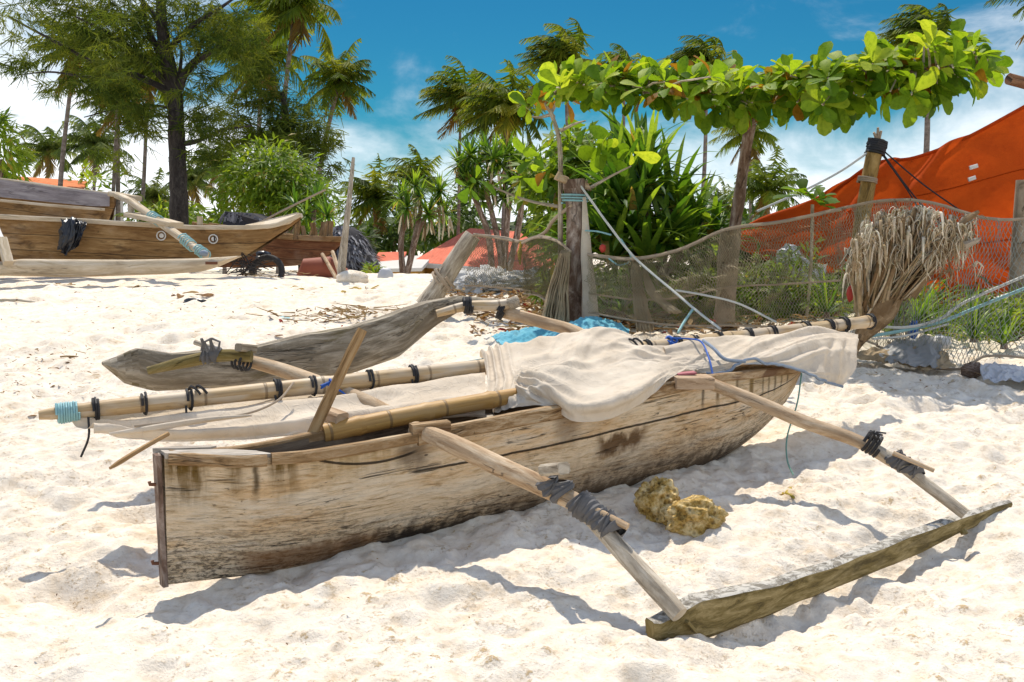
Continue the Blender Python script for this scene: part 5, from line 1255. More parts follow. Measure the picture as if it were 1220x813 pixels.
# pale blue net heap behind the canoe
rows = [[(584, 400, 10.6), (620, 394, 10.8), (660, 390, 11), (700, 380, 11.0), (730, 384, 11.0), (748, 392, 10.8)], [(590, 404, 10.2), (622, 396, 10.3), (660, 392, 10.4), (702, 380, 10.5), (730, 388, 10.4), (750, 398, 10.2)],
        [(596, 409, 9.9), (625, 405, 9.9), (660, 402, 9.9), (700, 394, 10), (732, 400, 9.9), (752, 408, 9.8)], [(604, 413, 9.6), (630, 413, 9.5), (662, 412, 9.5), (700, 408, 9.5), (734, 412, 9.5), (756, 416, 9.4)]]
Q, UV = sheet(rows, 140, 60, .035, (5, 3), 5, .02); m = MB(); m.grid(Q, UV); tag(m.build('blue_net_heap', 'blue_net', sharp=0), 'heap of pale blue netting on the sand behind the heaped sail', 'fishing net')

# ================================================================== SAPLING, SEA ALMOND, PANDANUS
ALM = ((0, .05), (.15, .13), (.45, .34), (.72, .45), (.9, .34), (1, .06))
def rosette(m, c, ax, n, L, q, tilt=(.7, 1.35), ub=0):
    c = Vector(c); ax = Vector(ax).normalized(); x = ax.cross(Vector((.3, 1, .2))).normalized(); y = ax.cross(x); a0 = q.uniform(0, 6)
    for k in range(n):
        a = a0 + 6.283 * k / n + q.uniform(-.3, .3); t = q.uniform(*tilt); d = ax * math.cos(t) + (x * math.cos(a) + y * math.sin(a)) * math.sin(t)
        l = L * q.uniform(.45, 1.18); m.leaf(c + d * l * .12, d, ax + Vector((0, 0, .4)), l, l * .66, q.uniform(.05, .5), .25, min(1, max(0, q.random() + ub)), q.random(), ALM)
q = random.Random(5)
SA = thing('sea_almond_tree', at(866, 392, 11.8), 'sea almond tree with one flat tier of big bright leaves over the beach', 'tree')
m = MB(); m.tube(spline([at(864, 392, 11.9), at(872, 300, 11.9), at(880, 240, 11.85), at(886, 195, 11.7), (at(894, 145, 11.4))], 24), [.075 - .012 * i / 24 for i in range(25)], 10, wob=.2); tk = m.build('trunk', 'stump_bark', SA)
upx = [640, 660, 690, 720, 740, 800, 850, 900, 950, 1000, 1050, 1100, 1130, 1160, 1196]; up_ = [106, 92, 84, 76, 84, 80, 76, 84, 72, 62, 56, 42, 34, 44, 62]
lo_ = [114, 122, 114, 114, 116, 126, 134, 135, 132, 134, 120, 120, 112, 98, 84]
lim = [at(894, 145, 11.4), at(880, 125, 10.8), at(820, 112, 10.4), at(740, 108, 10.2), at(660, 112, 10.2)]; lim2 = [at(894, 145, 11.4), at(930, 118, 10.6), at(1010, 100, 10.0), at(1100, 84, 9.6), at(1176, 72, 9.4)]
for l_ in (lim, lim2):
    m = MB(); m.tube(spline(l_, 20), [.055 - .04 * i / 20 for i in range(21)], 8, wob=.2); m.build('limb', 'stump_bark', tk)
m = MB(); tw = MB(); spl = spline(list(reversed(lim)) + lim2[1:], 80)
for k in range(285):
    px = 664 + (1172 - 664) * ((k + q.random()) / 285); t = q.random() ** .8; yy = np.interp(px, upx, up_) + 10; zz_ = np.interp(px, upx, lo_) - 6
    py = yy + (zz_ - yy) * t; dp = q.gauss(0, .42); Yb = np.interp(px, [640, 890, 1190], [10.2, 10.7, 9.4]); c = at(px, py, Yb + dp)
    near_ = min(spl, key=lambda s: (s - c).length); tw.tube([near_, near_.lerp(c, .5) + Z * .03, c], [.014, .011, .008], 5)
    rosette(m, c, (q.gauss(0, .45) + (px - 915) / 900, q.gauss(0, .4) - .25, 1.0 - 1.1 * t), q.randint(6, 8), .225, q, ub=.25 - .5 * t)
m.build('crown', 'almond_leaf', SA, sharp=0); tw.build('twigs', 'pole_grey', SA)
SAP = thing('sapling', at(664, 392, 11.5), 'thin bare-stemmed sapling with a few drooping leaves beside the stump', 'sapling')
m = MB(); m.tube(spline([at(672, 388, 11.55), at(668, 300, 11.5), at(668, 215, 11.45), at(666, 165, 11.4), at(655, 130, 11.35)], 24), [.035 - .012 * i / 24 for i in range(25)], 7, wob=.2); ts = m.build("trunk", "pole_grey", SAP)
for l_ in ([(668, 247, 11.5), (625, 238, 11.4), (574, 217, 11.2)], [(660, 140, 11.4), (650, 125, 11.3), (648, 108, 11.3)], [(657, 134, 11.4), (664, 120, 11.3), (668, 105, 11.3)], [(668, 156, 11.4), (684, 148, 11.3), (698, 144, 11.3)], [(655, 137, 11.4), (642, 140, 11.4), (628, 138, 11.3)], [(700, 226, 11.4), (728, 210, 11.3), (752, 198, 11.2)]):
    m = MB(); m.tube(pxs(l_, 10), [.022 - .014 * i / 10 for i in range(11)], 6, wob=.2); m.build('branch', 'pole_grey', ts)
m = MB()
for px, py, n, ub in ((630, 130, 4, 0), (640, 118, 5, .1), (626, 120, 3, 0), (650, 104, 6, .2), (672, 118, 5, .3), (660, 160, 2, .2), (646, 185, 3, -.1), (652, 204, 3, -.1), (636, 190, 3, -.2), (700, 150, 3, .1), (716, 168, 3, .3), (752, 180, 3, .3), (560, 222, 3, -.4), (566, 214, 3, -.3), (620, 212, 2, .1), (712, 176, 4, 0), (724, 184, 4, .1)):
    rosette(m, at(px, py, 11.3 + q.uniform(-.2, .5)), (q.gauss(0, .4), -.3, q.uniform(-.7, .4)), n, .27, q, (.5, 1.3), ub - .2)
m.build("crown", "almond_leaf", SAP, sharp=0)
m = MB(); rosette(m, at(968, 240, 11.5), (0, -.3, 1), 7, .3, q, ub=-.5); rosette(m, at(958, 234, 11.5), (-.3, -.3, 1), 6, .28, q, ub=-.5); rosette(m, at(978, 246, 11.4), (.4, -.3, .6), 6, .28, q, ub=-.5)
SB = thing('almond_seedling', at(968, 392, 11.6), 'dark-leaved seedling in front of the left end of the orange tarp', 'seedling')
m.build('crown', 'almond_leaf', SB, sharp=0); k_ = MB(); k_.tube(pxs([(960, 390, 11.6), (966, 320, 11.6), (968, 244, 11.5)], 10), [.02] * 11, 6); k_.build('trunk', 'pole_grey', SB)
PD = thing('pandanus_bush', at(768, 360, 13.2), 'big dark pandanus bush of long strap leaves right of the stump', 'bush')
m = MB(); q = random.Random(77)
for px, py, n, L, dy in ((770, 215, 46, 1.1, 0), (735, 230, 40, 1.0, -.3), (800, 235, 40, 1.0, .2), (715, 265, 34, .95, -.4), (755, 265, 46, 1.0, -.6), (790, 275, 40, 1.0, -.5), (825, 265, 36, .95, .2), (740, 195, 24, .9, .4), (765, 180, 26, 1.0, .4), (820, 290, 30, .9, -.2), (850, 275, 24, .8, .3), (700, 290, 26, .9, -.3), (770, 300, 34, .9, -.8), (730, 300, 26, .9, -.7)):
    tuftstraps(m, at(px, py + 14, 13.2 + dy), int(n * 1.15), L * 1.06, .135, q, (-.1, 1.45), .6)
m.build('leaves', 'strap_leaf', PD, sharp=0)
m = MB()
for px, py, dx in ((770, 230, 4), (735, 245, -3), (800, 250, 6), (825, 285, 8)): m.tube([at(766 + dx, 365, 13.2), at((766 + px) / 2 + dx, 310, 13.2), at(px, py, 13.2)], [.09, .07, .06], 8, wob=.2)
m.build('trunk', 'stump_bark', PD)

# shrubs behind and under the net
def shrub(name, label, lumps, L, W, seed, mat='bush_leaf', group=None, cat='shrub'):
    c = lumps[0]; t = thing(name, at(c[0], c[1] + c[3], c[4]), label, cat, group); puff('leaves', mat, t, lumps, L, W, seed)
    m = MB(); q = random.Random(seed)
    b = at(c[0], c[1] + c[3] * 1.1, c[4])
    for l in lumps:
        for k in range(3): m.tube([b + Vector((q.uniform(-.2, .2), 0, 0)), at(l[0] + q.uniform(-.5, .5) * l[2], l[1], l[4])], [.02, .008], 5)
    m.build('stems', 'stump_bark', t); return t
shrub('leafy_shrub', 'bright green leafy shrub behind the net right of the palm-trunk post', [(915, 355, 30, 34, 12.4, .5, 420), (950, 350, 34, 32, 12.2, .5, 480), (985, 365, 26, 28, 12.0, .4, 320), (905, 320, 26, 26, 12.6, .4, 220), (945, 315, 30, 26, 12.6, .4, 240)], .12, .055, 31)
shrub('leafy_shrub', 'sparse light green shrub seen through the net left of the palm-trunk post', [(830, 335, 30, 28, 12.4, .4, 300), (795, 345, 24, 22, 12.4, .4, 160)], .13, .055, 32)
shrub('leafy_shrub', 'low green plants under the net between stump and palm-trunk post', [(720, 355, 24, 22, 12.0, .4, 120), (760, 350, 24, 24, 12.2, .4, 120), (840, 372, 26, 16, 11.9, .4, 200)], .18, .05, 33)
shrub('leafy_shrub', 'green undergrowth behind the fine olive net', [(668, 320, 18, 34, 13.6, .5, 170), (660, 350, 18, 16, 12.8, .4, 90), (690, 290, 24, 40, 14, .5, 220)], .18, .06, 34)
for lab, l, sd, mt in (('dense green shrub behind the net left of the dead pandanus head', [(960, 330, 36, 30, 13.6, .6, 420), (1000, 345, 26, 34, 13.2, .5, 300), (900, 350, 40, 34, 13.6, .6, 420)], 81, 'bush_leaf'), ('dark green shrub filling behind the net right of the tall stump', [(720, 345, 40, 34, 14.2, .7, 420), (780, 350, 44, 30, 14, .7, 420), (840, 345, 36, 30, 13.8, .6, 320)], 82, 'dark_leaf'), ('mixed shrub behind the grey net below the tarp', [(1180, 385, 50, 34, 11.4, .5, 420), (1120, 395, 30, 20, 11.2, .4, 200), (1060, 385, 30, 26, 11.4, .4, 220)], 83, 'bush_leaf')):
    shrub('leafy_shrub', lab, l, .17, .07, sd, mt)
m = MB(); q = random.Random(123)
for k in range(5200):
    X = q.uniform(1.0, 6.4); Y = q.uniform(11.9, 17.5) if X < 4.2 else q.uniform(10.4, 17.5)
    if Y < 12.6 and X < 1.4: continue
    g_ = gz(X, Y); a = q.uniform(0, 6.283); h_ = q.random() ** 2 * .35
    m.leaf((X, Y, g_ + h_), (math.cos(a), math.sin(a), q.uniform(.2, 1.6)), (q.gauss(0, .5), -.4, 1), q.uniform(.14, .34), q.uniform(.03, .08), .4, .3, None, None, ((0, .1), (.5, .4), (1, .03)))
tag(m.build('undergrowth', 'bush_leaf', sharp=0), 'low green ground plants on the sand behind the net', 'ground cover', kind='stuff')
def strapplant(px, py, Y, n, L, W, label, seed, el=(.3, 1.5), bend=.6):
    t = thing('strap_leaf_plant', at(px, py, Y), label, 'plant'); m = MB(); tuftstraps(m, at(px, py, Y), n, L, W, random.Random(seed), el, bend); m.build('leaves', 'strap_leaf', t, sharp=0)
    m = MB(); m.tube([at(px, py + 4, Y), at(px, py - 3, Y)], [.04, .03], 7); m.build('stem', 'stump_bark', t)
strapplant(1064, 400, 9.9, 26, .62, .05, 'yellow-green strap-leaved plant right of the dead pandanus head', 41)
strapplant(1092, 385, 10.2, 22, .6, .05, 'green strap-leaved plant in front of the pale wall', 42)
strapplant(1160, 404, 10.0, 24, .55, .045, 'bright strap-leaved plant behind the grey net', 43)
strapplant(1196, 412, 9.8, 24, .5, .045, 'strap-leaved plant behind the grey net at the right edge', 44)
strapplant(700, 375, 11.8, 22, .6, .04, 'grassy strap-leaved plant at the foot of the tall stump', 45)
strapplant(740, 372, 11.6, 20, .55, .04, 'strap-leaved plant behind the narrow net fall', 46)
strapplant(985, 375, 11.4, 22, .6, .04, 'strap-leaved plant left of the dead pandanus stem', 47)
shrub('leafy_shrub', 'dry greenish shrub low behind the grey net on the right', [(1175, 390, 40, 30, 10.6, .4, 240), (1215, 395, 24, 28, 10.4, .4, 140)], .14, .04, 35)
rows = [[(925, 300, 12.9), (945, 290, 12.9), (965, 312, 12.8), (985, 316, 12.8)], [(925, 318, 12.8), (950, 312, 12.7), (970, 322, 12.7), (985, 328, 12.7)], [(928, 334, 12.7), (950, 336, 12.6), (970, 340, 12.6), (984, 342, 12.6)]]
Q, UV = sheet(rows, 60, 40, .05, (2, 2), 26, .02); m = MB(); m.grid(Q, UV); tag(m.build('white_sack', 'plastic', sharp=0), 'torn white sack behind the net in front of the tarp', 'sack')
# dead pandanus head: broom of dry stalks
DP = thing('dead_pandanus_head', at(1015, 432, 8.6), 'dead frayed broom-shaped pandanus head leaning right above the yard end', 'dead plant')
m = MB(); m.tube(spline([at(1012, 432, 8.7), at(1024, 405, 8.7), at(1040, 380, 8.7), at(1058, 356, 8.7), at(1074, 330, 8.75)], 20), [.022, .026] + [.035 + .115 * math.sin(i / 18 * 2.8) ** 2 for i in range(19)], 12, wob=.3); m.build('stem', 'dead_core', DP)
m = MB(); k_ = MB(); q = random.Random(19)
for i in range(210):
    t = q.random(); e = q.gauss(0, 1)
    bx = 1022 + 58 * t + q.uniform(-7, 7); by = 384 - 34 * t + q.uniform(-22, 8); tx = 1016 + 138 * t + q.uniform(-14, 14); ty = np.interp(tx, [1000, 1030, 1090, 1130, 1166], [312, 258, 246, 258, 258]) + abs(q.gauss(0, 16)) + (26 if q.random() < .3 else 0)
    d0 = q.uniform(-.28, .28); a, c = at(bx, by, 8.7 + d0 * .5), at(tx, ty, 8.7 + d0 * 1.6); w_ = q.uniform(.010, .026); mid = a.lerp(c, .55) + Vector((q.uniform(-.04, .04), q.uniform(-.05, .05), 0))
    pts = spline([a, mid, c], 8); u = min(.99, max(0, q.gauss(.45, .25)))
    b0 = len(m.f); m.tube(pts, [w_ * (1 - .5 * j / 8) for j in range(9)], 5, wob=.3, flat=.4)
    for f in range(b0, len(m.f)): m.uv[f] = ((u, .3),) * len(m.f[f])
    for s in range(q.choice((1, 1, 2))):   # broad dry leaf ends hanging over
        p = c.lerp(mid, q.random() * .35); d = Vector((q.uniform(-.6, 1), q.uniform(-.9, .1), 0)); L = q.uniform(.10, .26); u3 = min(.95, max(.05, q.gauss(.5, .25)))
        cv_ = spline([p, p + d * L * .35 + Z * .03, p + d * L * .55 - Z * L * .25, p + d * L * .6 - Z * L * .8], 7); b0 = len(k_.f); k_.tube(cv_, [.007, .013, .015, .015, .013, .010, .007, .003], 5, flat=.25)
        for f in range(b0, len(k_.f)): k_.uv[f] = ((u3, .3),) * len(k_.f[f])
    for s in range(q.randint(4, 7)):       # curled frayed tips
        p = c.lerp(mid, q.random() ** 2 * .5); d = Vector((q.uniform(-1, 1), q.uniform(-.8, .5), q.uniform(-.4, .9))); L = q.uniform(.03, .085)
        cv_ = spline([p, p + d * L * .5 + Z * .02, p + d * L * .8 + Vector((q.uniform(-.04, .04), 0, -.03)), p + d * L * .7 + Vector((q.uniform(-.05, .05), 0, -.10 - q.random() * .06))], 6); u2 = min(.99, q.uniform(.4, 1.1))
        b0 = len(k_.f); k_.tube(cv_, [.006, .008, .007, .006, .005, .004, .002], 4, flat=.4)
        for f in range(b0, len(k_.f)): k_.uv[f] = ((u2, .3),) * len(k_.f[f])
m.build('stalks', 'dead_stalk', DP, sharp=0); k_.build('frayed_tips', 'dead_stalk', DP, sharp=0)
m = MB(); m.tube(spline([at(1084, 352, 8.6), at(1120, 306, 8.55), at(1146, 268, 8.5), at(1166, 252, 8.5)], 12), [.06, .05, .05, .045, .04, .04, .035, .035, .03, .03, .025, .02, .012], 8, wob=.4); m.build('long_stalk', 'dead_core', DP)
m = MB(); m.tube(spline([at(1134, 296, 8.6), at(1150, 292, 8.5), at(1168, 284, 8.5)], 6), [.03, .04, .03, .04, .03, .03, .01], 7, wob=.5); m.build('stub', 'pole_grey', DP)

# ================================================================== ORANGE TARP SHELTER
rows = [[(870, 286, 14.6), (905, 262, 14.4), (985, 232, 14.0), (1040, 196, 13.6), (1090, 188, 13.4), (1150, 165, 13.2), (1230, 122, 12.9), (1330, 84, 12.6)],
        [(880, 296, 14.4), (915, 285, 14.2), (985, 262, 13.8), (1040, 240, 13.4), (1090, 232, 13.2), (1150, 215, 13.0), (1230, 195, 12.7), (1330, 170, 12.4)],
        [(900, 306, 14.2), (930, 305, 14.0), (990, 300, 13.7), (1045, 290, 13.3), (1092, 285, 13.1), (1150, 275, 12.9), (1230, 262, 12.6), (1330, 240, 12.3)],
        [(930, 318, 14.0), (955, 322, 13.9), (1000, 335, 13.6), (1050, 335, 13.2), (1095, 330, 13.0), (1150, 325, 12.8), (1230, 310, 12.5), (1330, 296, 12.2)],
        [(950, 325, 13.9), (970, 332, 13.8), (1010, 352, 13.5), (1050, 356, 13.2), (1095, 352, 12.9), (1140, 366, 12.7), (1230, 345, 12.4), (1330, 330, 12.1)]]
TP = thing('orange_tarp_shelter', at(1100, 400, 13), 'big orange tarpaulin shelter stretched over poles behind the net', 'tarp shelter')
Q, UV = sheet(rows, 260, 140, .11, (2.4, 1.6), 41, .003, lambda u, v, nz: .8 * crest(u * 4.5 - v * 2.2 + .8 * nz(Vector((u * 1.5, v * 1.5, 3))), 2) * (.3 + .7 * v) + .8 * crest(v * 2.5 + u * 2.0 + nz(Vector((u * 2, v * 2, 9))), 3)); m = MB(); m.grid(Q, UV); tp = m.build('tarp', 'tarp', TP, sharp=0)
for r_ in (38, 82):
    m = MB(); m.tube([p + Vector((0, -.006, 0)) for p in Q[r_]], .010, 5, flat=.6); m.build('seam', 'tarp', tp)
m = MB(); m.tube(pxs([(905, 262, 14.35), (985, 232, 13.95), (1040, 196, 13.55), (1090, 188, 13.35), (1150, 165, 13.15), (1230, 122, 12.85)], 40), .025, 6); m.build('hem', 'tarp', tp)
for px, py, l in ((1160, 199, 9), (1158, 213, 8), (1175, 216, 5)):
    c = at(px, py, 12.85); m = MB(); d = Vector((l * pxm(12.9), 0, .03)) if px < 1170 else Vector((.0, 0, -.08)); m.beam([c - d * .5, c + d * .5], .03, .05, ch=.4); m.build('tape_patch', 'paint_white', tp)
m = MB(); m.tube(spline([at(1012, 392, 13.0), at(1022, 300, 13.0), at(1035, 215, 13.0), at(1046, 166, 13.0)], 20), [.105, .105] + [.10] * 17 + [.08, .09], 12, wob=.16); pl = m.build('pole', 'tarp_pole', TP)
m = MB(); m.helix(at(1042, 184, 13.0), at(1046, 168, 13.0), .11, 6, .022); m.build('pole_lashing', 'rope_black', pl)
m = MB(); m.helix(at(1033, 218, 13.0), at(1034, 212, 13.0), .115, 3, .014); m.build('pole_lashing', 'rope_tan', pl)
m = MB()
for e in ((1046, 152), (1050, 156), (1041, 158)): m.tube([at(1046, 168, 13), at(*e, 12.95)], [.03, .015], 6)
m.build('pole_fork', 'rope_tan', pl)
m = MB(); m.tube([at(1210, 400, 12.1), at(1214, 310, 12.1), at(1222, 215, 12.1)], .11, 12, wob=.16); m.build('pole', 'post_bark', TP)
m = MB(); m.tube([at(1202, 94, 12.4), at(1260, 110, 12.6)], [.07, .075], 12, wob=.1); m.build('ridge_pole', 'boat_red', TP)
for l_ in ([(1048, 178, 13), (1090, 235, 12.9), (1140, 290, 12.7)], [(1048, 180, 13), (1080, 225, 12.9), (1102, 262, 12.8)], [(1048, 176, 13), (1100, 220, 12.8), (1160, 262, 12.6)]):
    m = MB(); m.tube(pxs(l_, 12), .010, 5); m.build('guy_line', 'rope_black', TP)
rope([(1034, 182, 13), (1000, 205, 12.9), (960, 226, 12.8), (902, 252, 12.6)], .016, 'rope_white', 'white rope from the tarp pole down to the left above the net')
PW = thing('pale_wall', at(1100, 400, 13.4), 'low pinkish-white wall showing under the tarp edge', 'wall')
m = MB(); m.beam([at(1060, 378, 13.6), at(1136, 378, 13.4)], .15, .55, ch=.05); m.build('wall', 'wall_white', PW); m = MB(); m.beam([at(1060, 362, 13.45), at(1132, 361, 13.25)], .1, .22, ch=.05); m.build('painted_band', 'pink_paint', PW)
m = MB(); m.tube(pxs([(1076, 380, 10.6), (1082, 366, 10.6), (1098, 364, 10.6), (1104, 384, 10.6)], 12), .012, 6); tag(m.build('bent_rod', 'rope_black'), 'bent dark rod standing in front of the pale wall', 'rod')

# ================================================================== PALMS
def palm(base, top, crown_r, label, seed, wind=(-.3, 0), n=20, tr=.14, mat='palm_leaf', group='coconut palms', lean=0, dead=2, up=.0):
    """base, top = (px, py, Y); crown_r in photo px"""
    n = int(n * 1.35); q = random.Random(seed); b_, t_ = at(*base), at(*top); Rr = crown_r * pxm(top[2]) * 1.12
    o = thing('coconut_palm', b_, label, 'palm tree', group)
    mid = b_.lerp(t_, .5) + Vector((lean * pxm(base[2]), 0, 0)); m = MB(); pts = spline([b_, mid, t_], 16)
    tr *= .82; m.tube(pts, [tr * (1.35 if i == 0 else 1.0 - .35 * i / 16) for i in range(17)], 9, wob=.08); m.build('trunk', 'palm_bark', o)
    m = MB(); c = t_
    for k in range(n + dead):
        a = 6.283 * (k * .618 % 1) + q.uniform(-.2, .2); f = k / n; e = 1.25 - 1.75 * min(f, 1) + q.uniform(-.15, .15); L = Rr * q.uniform(.85, 1.15)
        if k >= n: e = -1.0
        d = Vector((math.cos(a) * math.cos(e), math.sin(a) * math.cos(e), math.sin(e) + up)).normalized(); p = c.copy(); S = 15; rach = [p.copy()]; u = min(1, max(0, q.gauss(.45, .22))); vv = .99 if k >= n else q.random() * .9
        for i in range(S):
            d = (d + Vector((wind[0], wind[1], -.22 - .12 * (e > .6))) * (.42 * (i + 2) / S)).normalized(); p = p + d * (L / S); rach.append(p.copy())
        m.tube(rach, [.022 * (1 - i / S * .8) * Rr / 2 for i in range(S + 1)], 4)
        for f_ in range(S * 4 + 2): m.uv[-1 - f_] = ((.9, .2),) * len(m.f[-1 - f_])
        for i in range(2, S * 2 + 1):
            x = i / 2; i0 = min(int(x), S - 1); p = rach[i0].lerp(rach[i0 + 1], x - i0); dd = (rach[i0 + 1] - rach[i0]).normalized(); sd = dd.cross(Z); sd = sd.normalized() if sd.length > .05 else Vector((1, 0, 0)); nn = sd.cross(dd)
            ll_ = Rr * .36 * math.sin(math.pi * (.12 + .86 * x / S)) ** .6
            for s in (-1, 1):
                if q.random() < .06: continue
                dir_ = sd * s * .75 + dd * .55 - Z * q.uniform(.35, 1.15) + Vector((wind[0], wind[1], 0)) * .8 + nn * .05
                m.blade(p, p + dir_.normalized() * ll_ * q.uniform(.8, 1.1), Rr * .042, nn + Vector((q.gauss(0, .3), q.gauss(0, .3), 0)), min(1, max(0, u + q.gauss(0, .12))), vv, .25)
    m.build('crown', mat, o, sharp=0)
    m = MB()
    for k in range(6): m.blob(c + Vector((q.uniform(-.1, .1), q.uniform(-.1, .1), -.04 - q.random() * .08)) * Rr, (.055 * Rr,) * 3, 1, .1, 2, k)
    m.build('coconuts', 'stump_bark', o)
    return o
W_ = (-.55, -.1)
palm((384, 330, 44), (404, 96, 44), 46, 'coconut palm with round dark crown standing clear of the casuarina on its right', 1, (.05, 0), 22, .16, lean=-14)
palm((333, 330, 40), (352, 6, 40), 62, 'tall coconut palm with its crown cut by the top edge, right of the casuarina', 2, (-.35, 0), 22, .15, lean=-8)
palm((302, 330, 46), (312, 62, 46), 62, 'coconut palm with drooping crown merging into the casuarina right side', 3, (-.2, 0), 22, .16)
palm((66, 330, 42), (90, 58, 42), 52, 'coconut palm with slender leaning trunk at the far left', 4, (-.1, 0), 18, .14, lean=-4)
palm((130, 330, 46), (142, 84, 46), 46, 'slender coconut palm left of the casuarina trunk, thinnest of the close group', 5, (-.2, 0), 18, .12)
palm((141, 330, 48), (140, 120, 48), 40, 'straight dark-trunked coconut palm just left of the casuarina', 6, (-.2, 0), 18, .16)
palm((163, 330, 46), (176, 90, 46), 46, 'pale-trunked coconut palm right beside the casuarina trunk', 7, (-.1, 0), 18, .13, lean=2)
palm((545, 330, 52), (549, 118, 52), 50, 'coconut palm whose wind-blown crown stands left of the pair in the middle', 8, (-.4, 0), 20, .12)
palm((598, 330, 46), (604, 130, 46), 58, 'coconut palm with the big blurred drooping crown in the middle of the sky', 9, (-.25, 0), 26, .14)
palm((682, 330, 42), (674, 72, 42), 52, 'tall coconut palm rising behind the left end of the almond tier', 10, (-.55, 0), 22, .15, up=.2)
palm((828, 330, 50), (842, 80, 50), 48, 'tall coconut palm swept left behind the middle of the almond tier', 11, (-.75, 0), 20, .15, up=.3, lean=4)
palm((1088, 330, 44), (1106, 52, 44), 58, 'tall coconut palm swept left behind the right end of the almond tier', 12, (-.6, 0), 22, .19, up=.3, lean=6)
palm((452, 345, 50), (446, 236, 50), 44, 'low coconut palm right of the thatched hut', 13, (-.15, 0), 22, .17)
palm((492, 345, 56), (497, 212, 56), 38, 'thin coconut palm between the low palm and the middle pandanus trees', 14, (-.3, 0), 18, .14)
palm((50, 330, 60), (58, 178, 60), 36, 'distant palm low behind the far-left slender trunk', 15, (-.15, 0), 18, .15, 'palm_leaf_far')
palm((108, 330, 58), (114, 172, 58), 40, 'distant palm between the far-left trunk and the close group', 16, (-.15, 0), 20, .15, 'palm_leaf_far')
palm((226, 330, 60), (230, 214, 60), 34, 'distant low palm just right of the casuarina trunk', 17, (.1, 0), 18, .15, 'palm_leaf_far')
palm((186, 330, 52), (184, 236, 52), 34, 'small low palm behind the boom of the long boat', 18, (-.1, 0), 18, .15, 'palm_leaf_far')
palm((898, 345, 40), (892, 158, 40), 40, 'palm showing drooping fronds under the middle of the almond tier', 19, (-.1, 0), 18, .13)
palm((916, 345, 36), (914, 226, 36), 44, 'low palm with arching fronds left of the tarp pole', 20, (-.1, 0), 20, .15)
palm((740, 330, 56), (744, 84, 56), 36, 'dark palm crown peeping over the left part of the almond tier', 21, (-.5, 0), 18, .15)
palm((268, 330, 56), (262, 196, 56), 36, 'far palm behind the left side of the large bush', 22, (-.1, 0), 18, .15, 'palm_leaf_far')
palm((880, 345, 60), (862, 246, 60), 30, 'far palm behind the pandanus bush', 23, (-.2, 0), 16, .15, 'palm_leaf_far')
palm((1330, 330, 26), (1275, -40, 26), 84, 'palm mostly outside the frame with one dry frond at the top right corner', 24, (-.3, 0), 20, .16)
# ================================================================== CASUARINA AND BROADLEAF MASSES
CA = thing('casuarina_tree', at(213, 330, 33), 'large dark-trunked casuarina with feathery crown behind the boats at the left', 'tree')
m = MB(); m.tube(spline([at(214, 332, 33), at(213, 250, 33), at(211, 170, 33), at(208, 112, 33), at(202, 78, 33)], 24), [.44, .36] + [.31 - .004 * i for i in range(23)], 12, wob=.25); tk = m.build('trunk', 'bark', CA)
q = random.Random(3)
BR = [([(204, 90), (194, 40), (190, -30), (188, -90)], .26), ([(206, 100), (188, 60), (172, 20), (168, -40)], .15), ([(210, 110), (226, 80), (250, 62), (275, 48)], .17), ([(212, 172), (236, 168), (262, 156), (300, 150)], .10), ([(208, 112), (180, 98), (150, 86), (118, 78), (70, 52), (10, 20)], .13),
      ([(208, 108), (170, 70), (130, 40), (90, 20)], .11), ([(200, 60), (230, 30), (262, 10), (290, -10)], .11), ([(192, 30), (160, -10), (120, -40)], .10), ([(211, 130), (180, 126), (140, 130), (100, 140)], .06), ([(212, 160), (200, 140), (170, 140), (140, 150)], .06), ([(226, 80), (238, 60), (240, 30)], .08), ([(214, 90), (216, 60), (210, 30)], .07), ([(150, 86), (110, 92), (60, 86), (20, 90)], .06)]
for l_, r_ in BR:
    m = MB(); dz = q.uniform(-1.2, 1.2); m.tube(spline([at(p[0], p[1], 33 + dz * i / len(l_)) for i, p in enumerate(l_)], 16), [r_ * (1 - .75 * i / 16) for i in range(17)], 8, wob=.3); m.build('branch', 'bark', tk)
def feather(m, lumps, q, L=.55):
    """drooping needle sprays"""
    for (cx, cy, rx, ry, Y, rd, n) in lumps:
        tu = [(Vector((q.gauss(0, .55), q.gauss(0, .55), q.gauss(0, .55))), q.random()) for _ in range(max(3, n // 10))]
        for k in range(n):
            a, u0 = q.choice(tu); e = Vector((q.gauss(0, 1), q.gauss(0, 1), q.gauss(0, 1))) * .18; p = at(cx + (a.x + e.x) * rx, cy - (a.y + e.y) * ry, Y + (a.z + e.z) * rd)
            ang = q.uniform(0, 6.283); bd = Vector((math.cos(ang), math.sin(ang) * .7, q.uniform(-.5, .6))).normalized()
            for s in range(9):
                pp = p + bd * (L * .8 * s / 9); dd = bd * .5 + Vector((q.gauss(0, .35), q.gauss(0, .35), q.uniform(-.95, .15))); m.blade(pp, pp + dd.normalized() * L * q.uniform(.4, .9), .030, (q.gauss(0, 1), q.gauss(0, 1), q.gauss(0, 1)), min(1, max(0, u0 * .6 + q.random() * .4)), 0, .5)
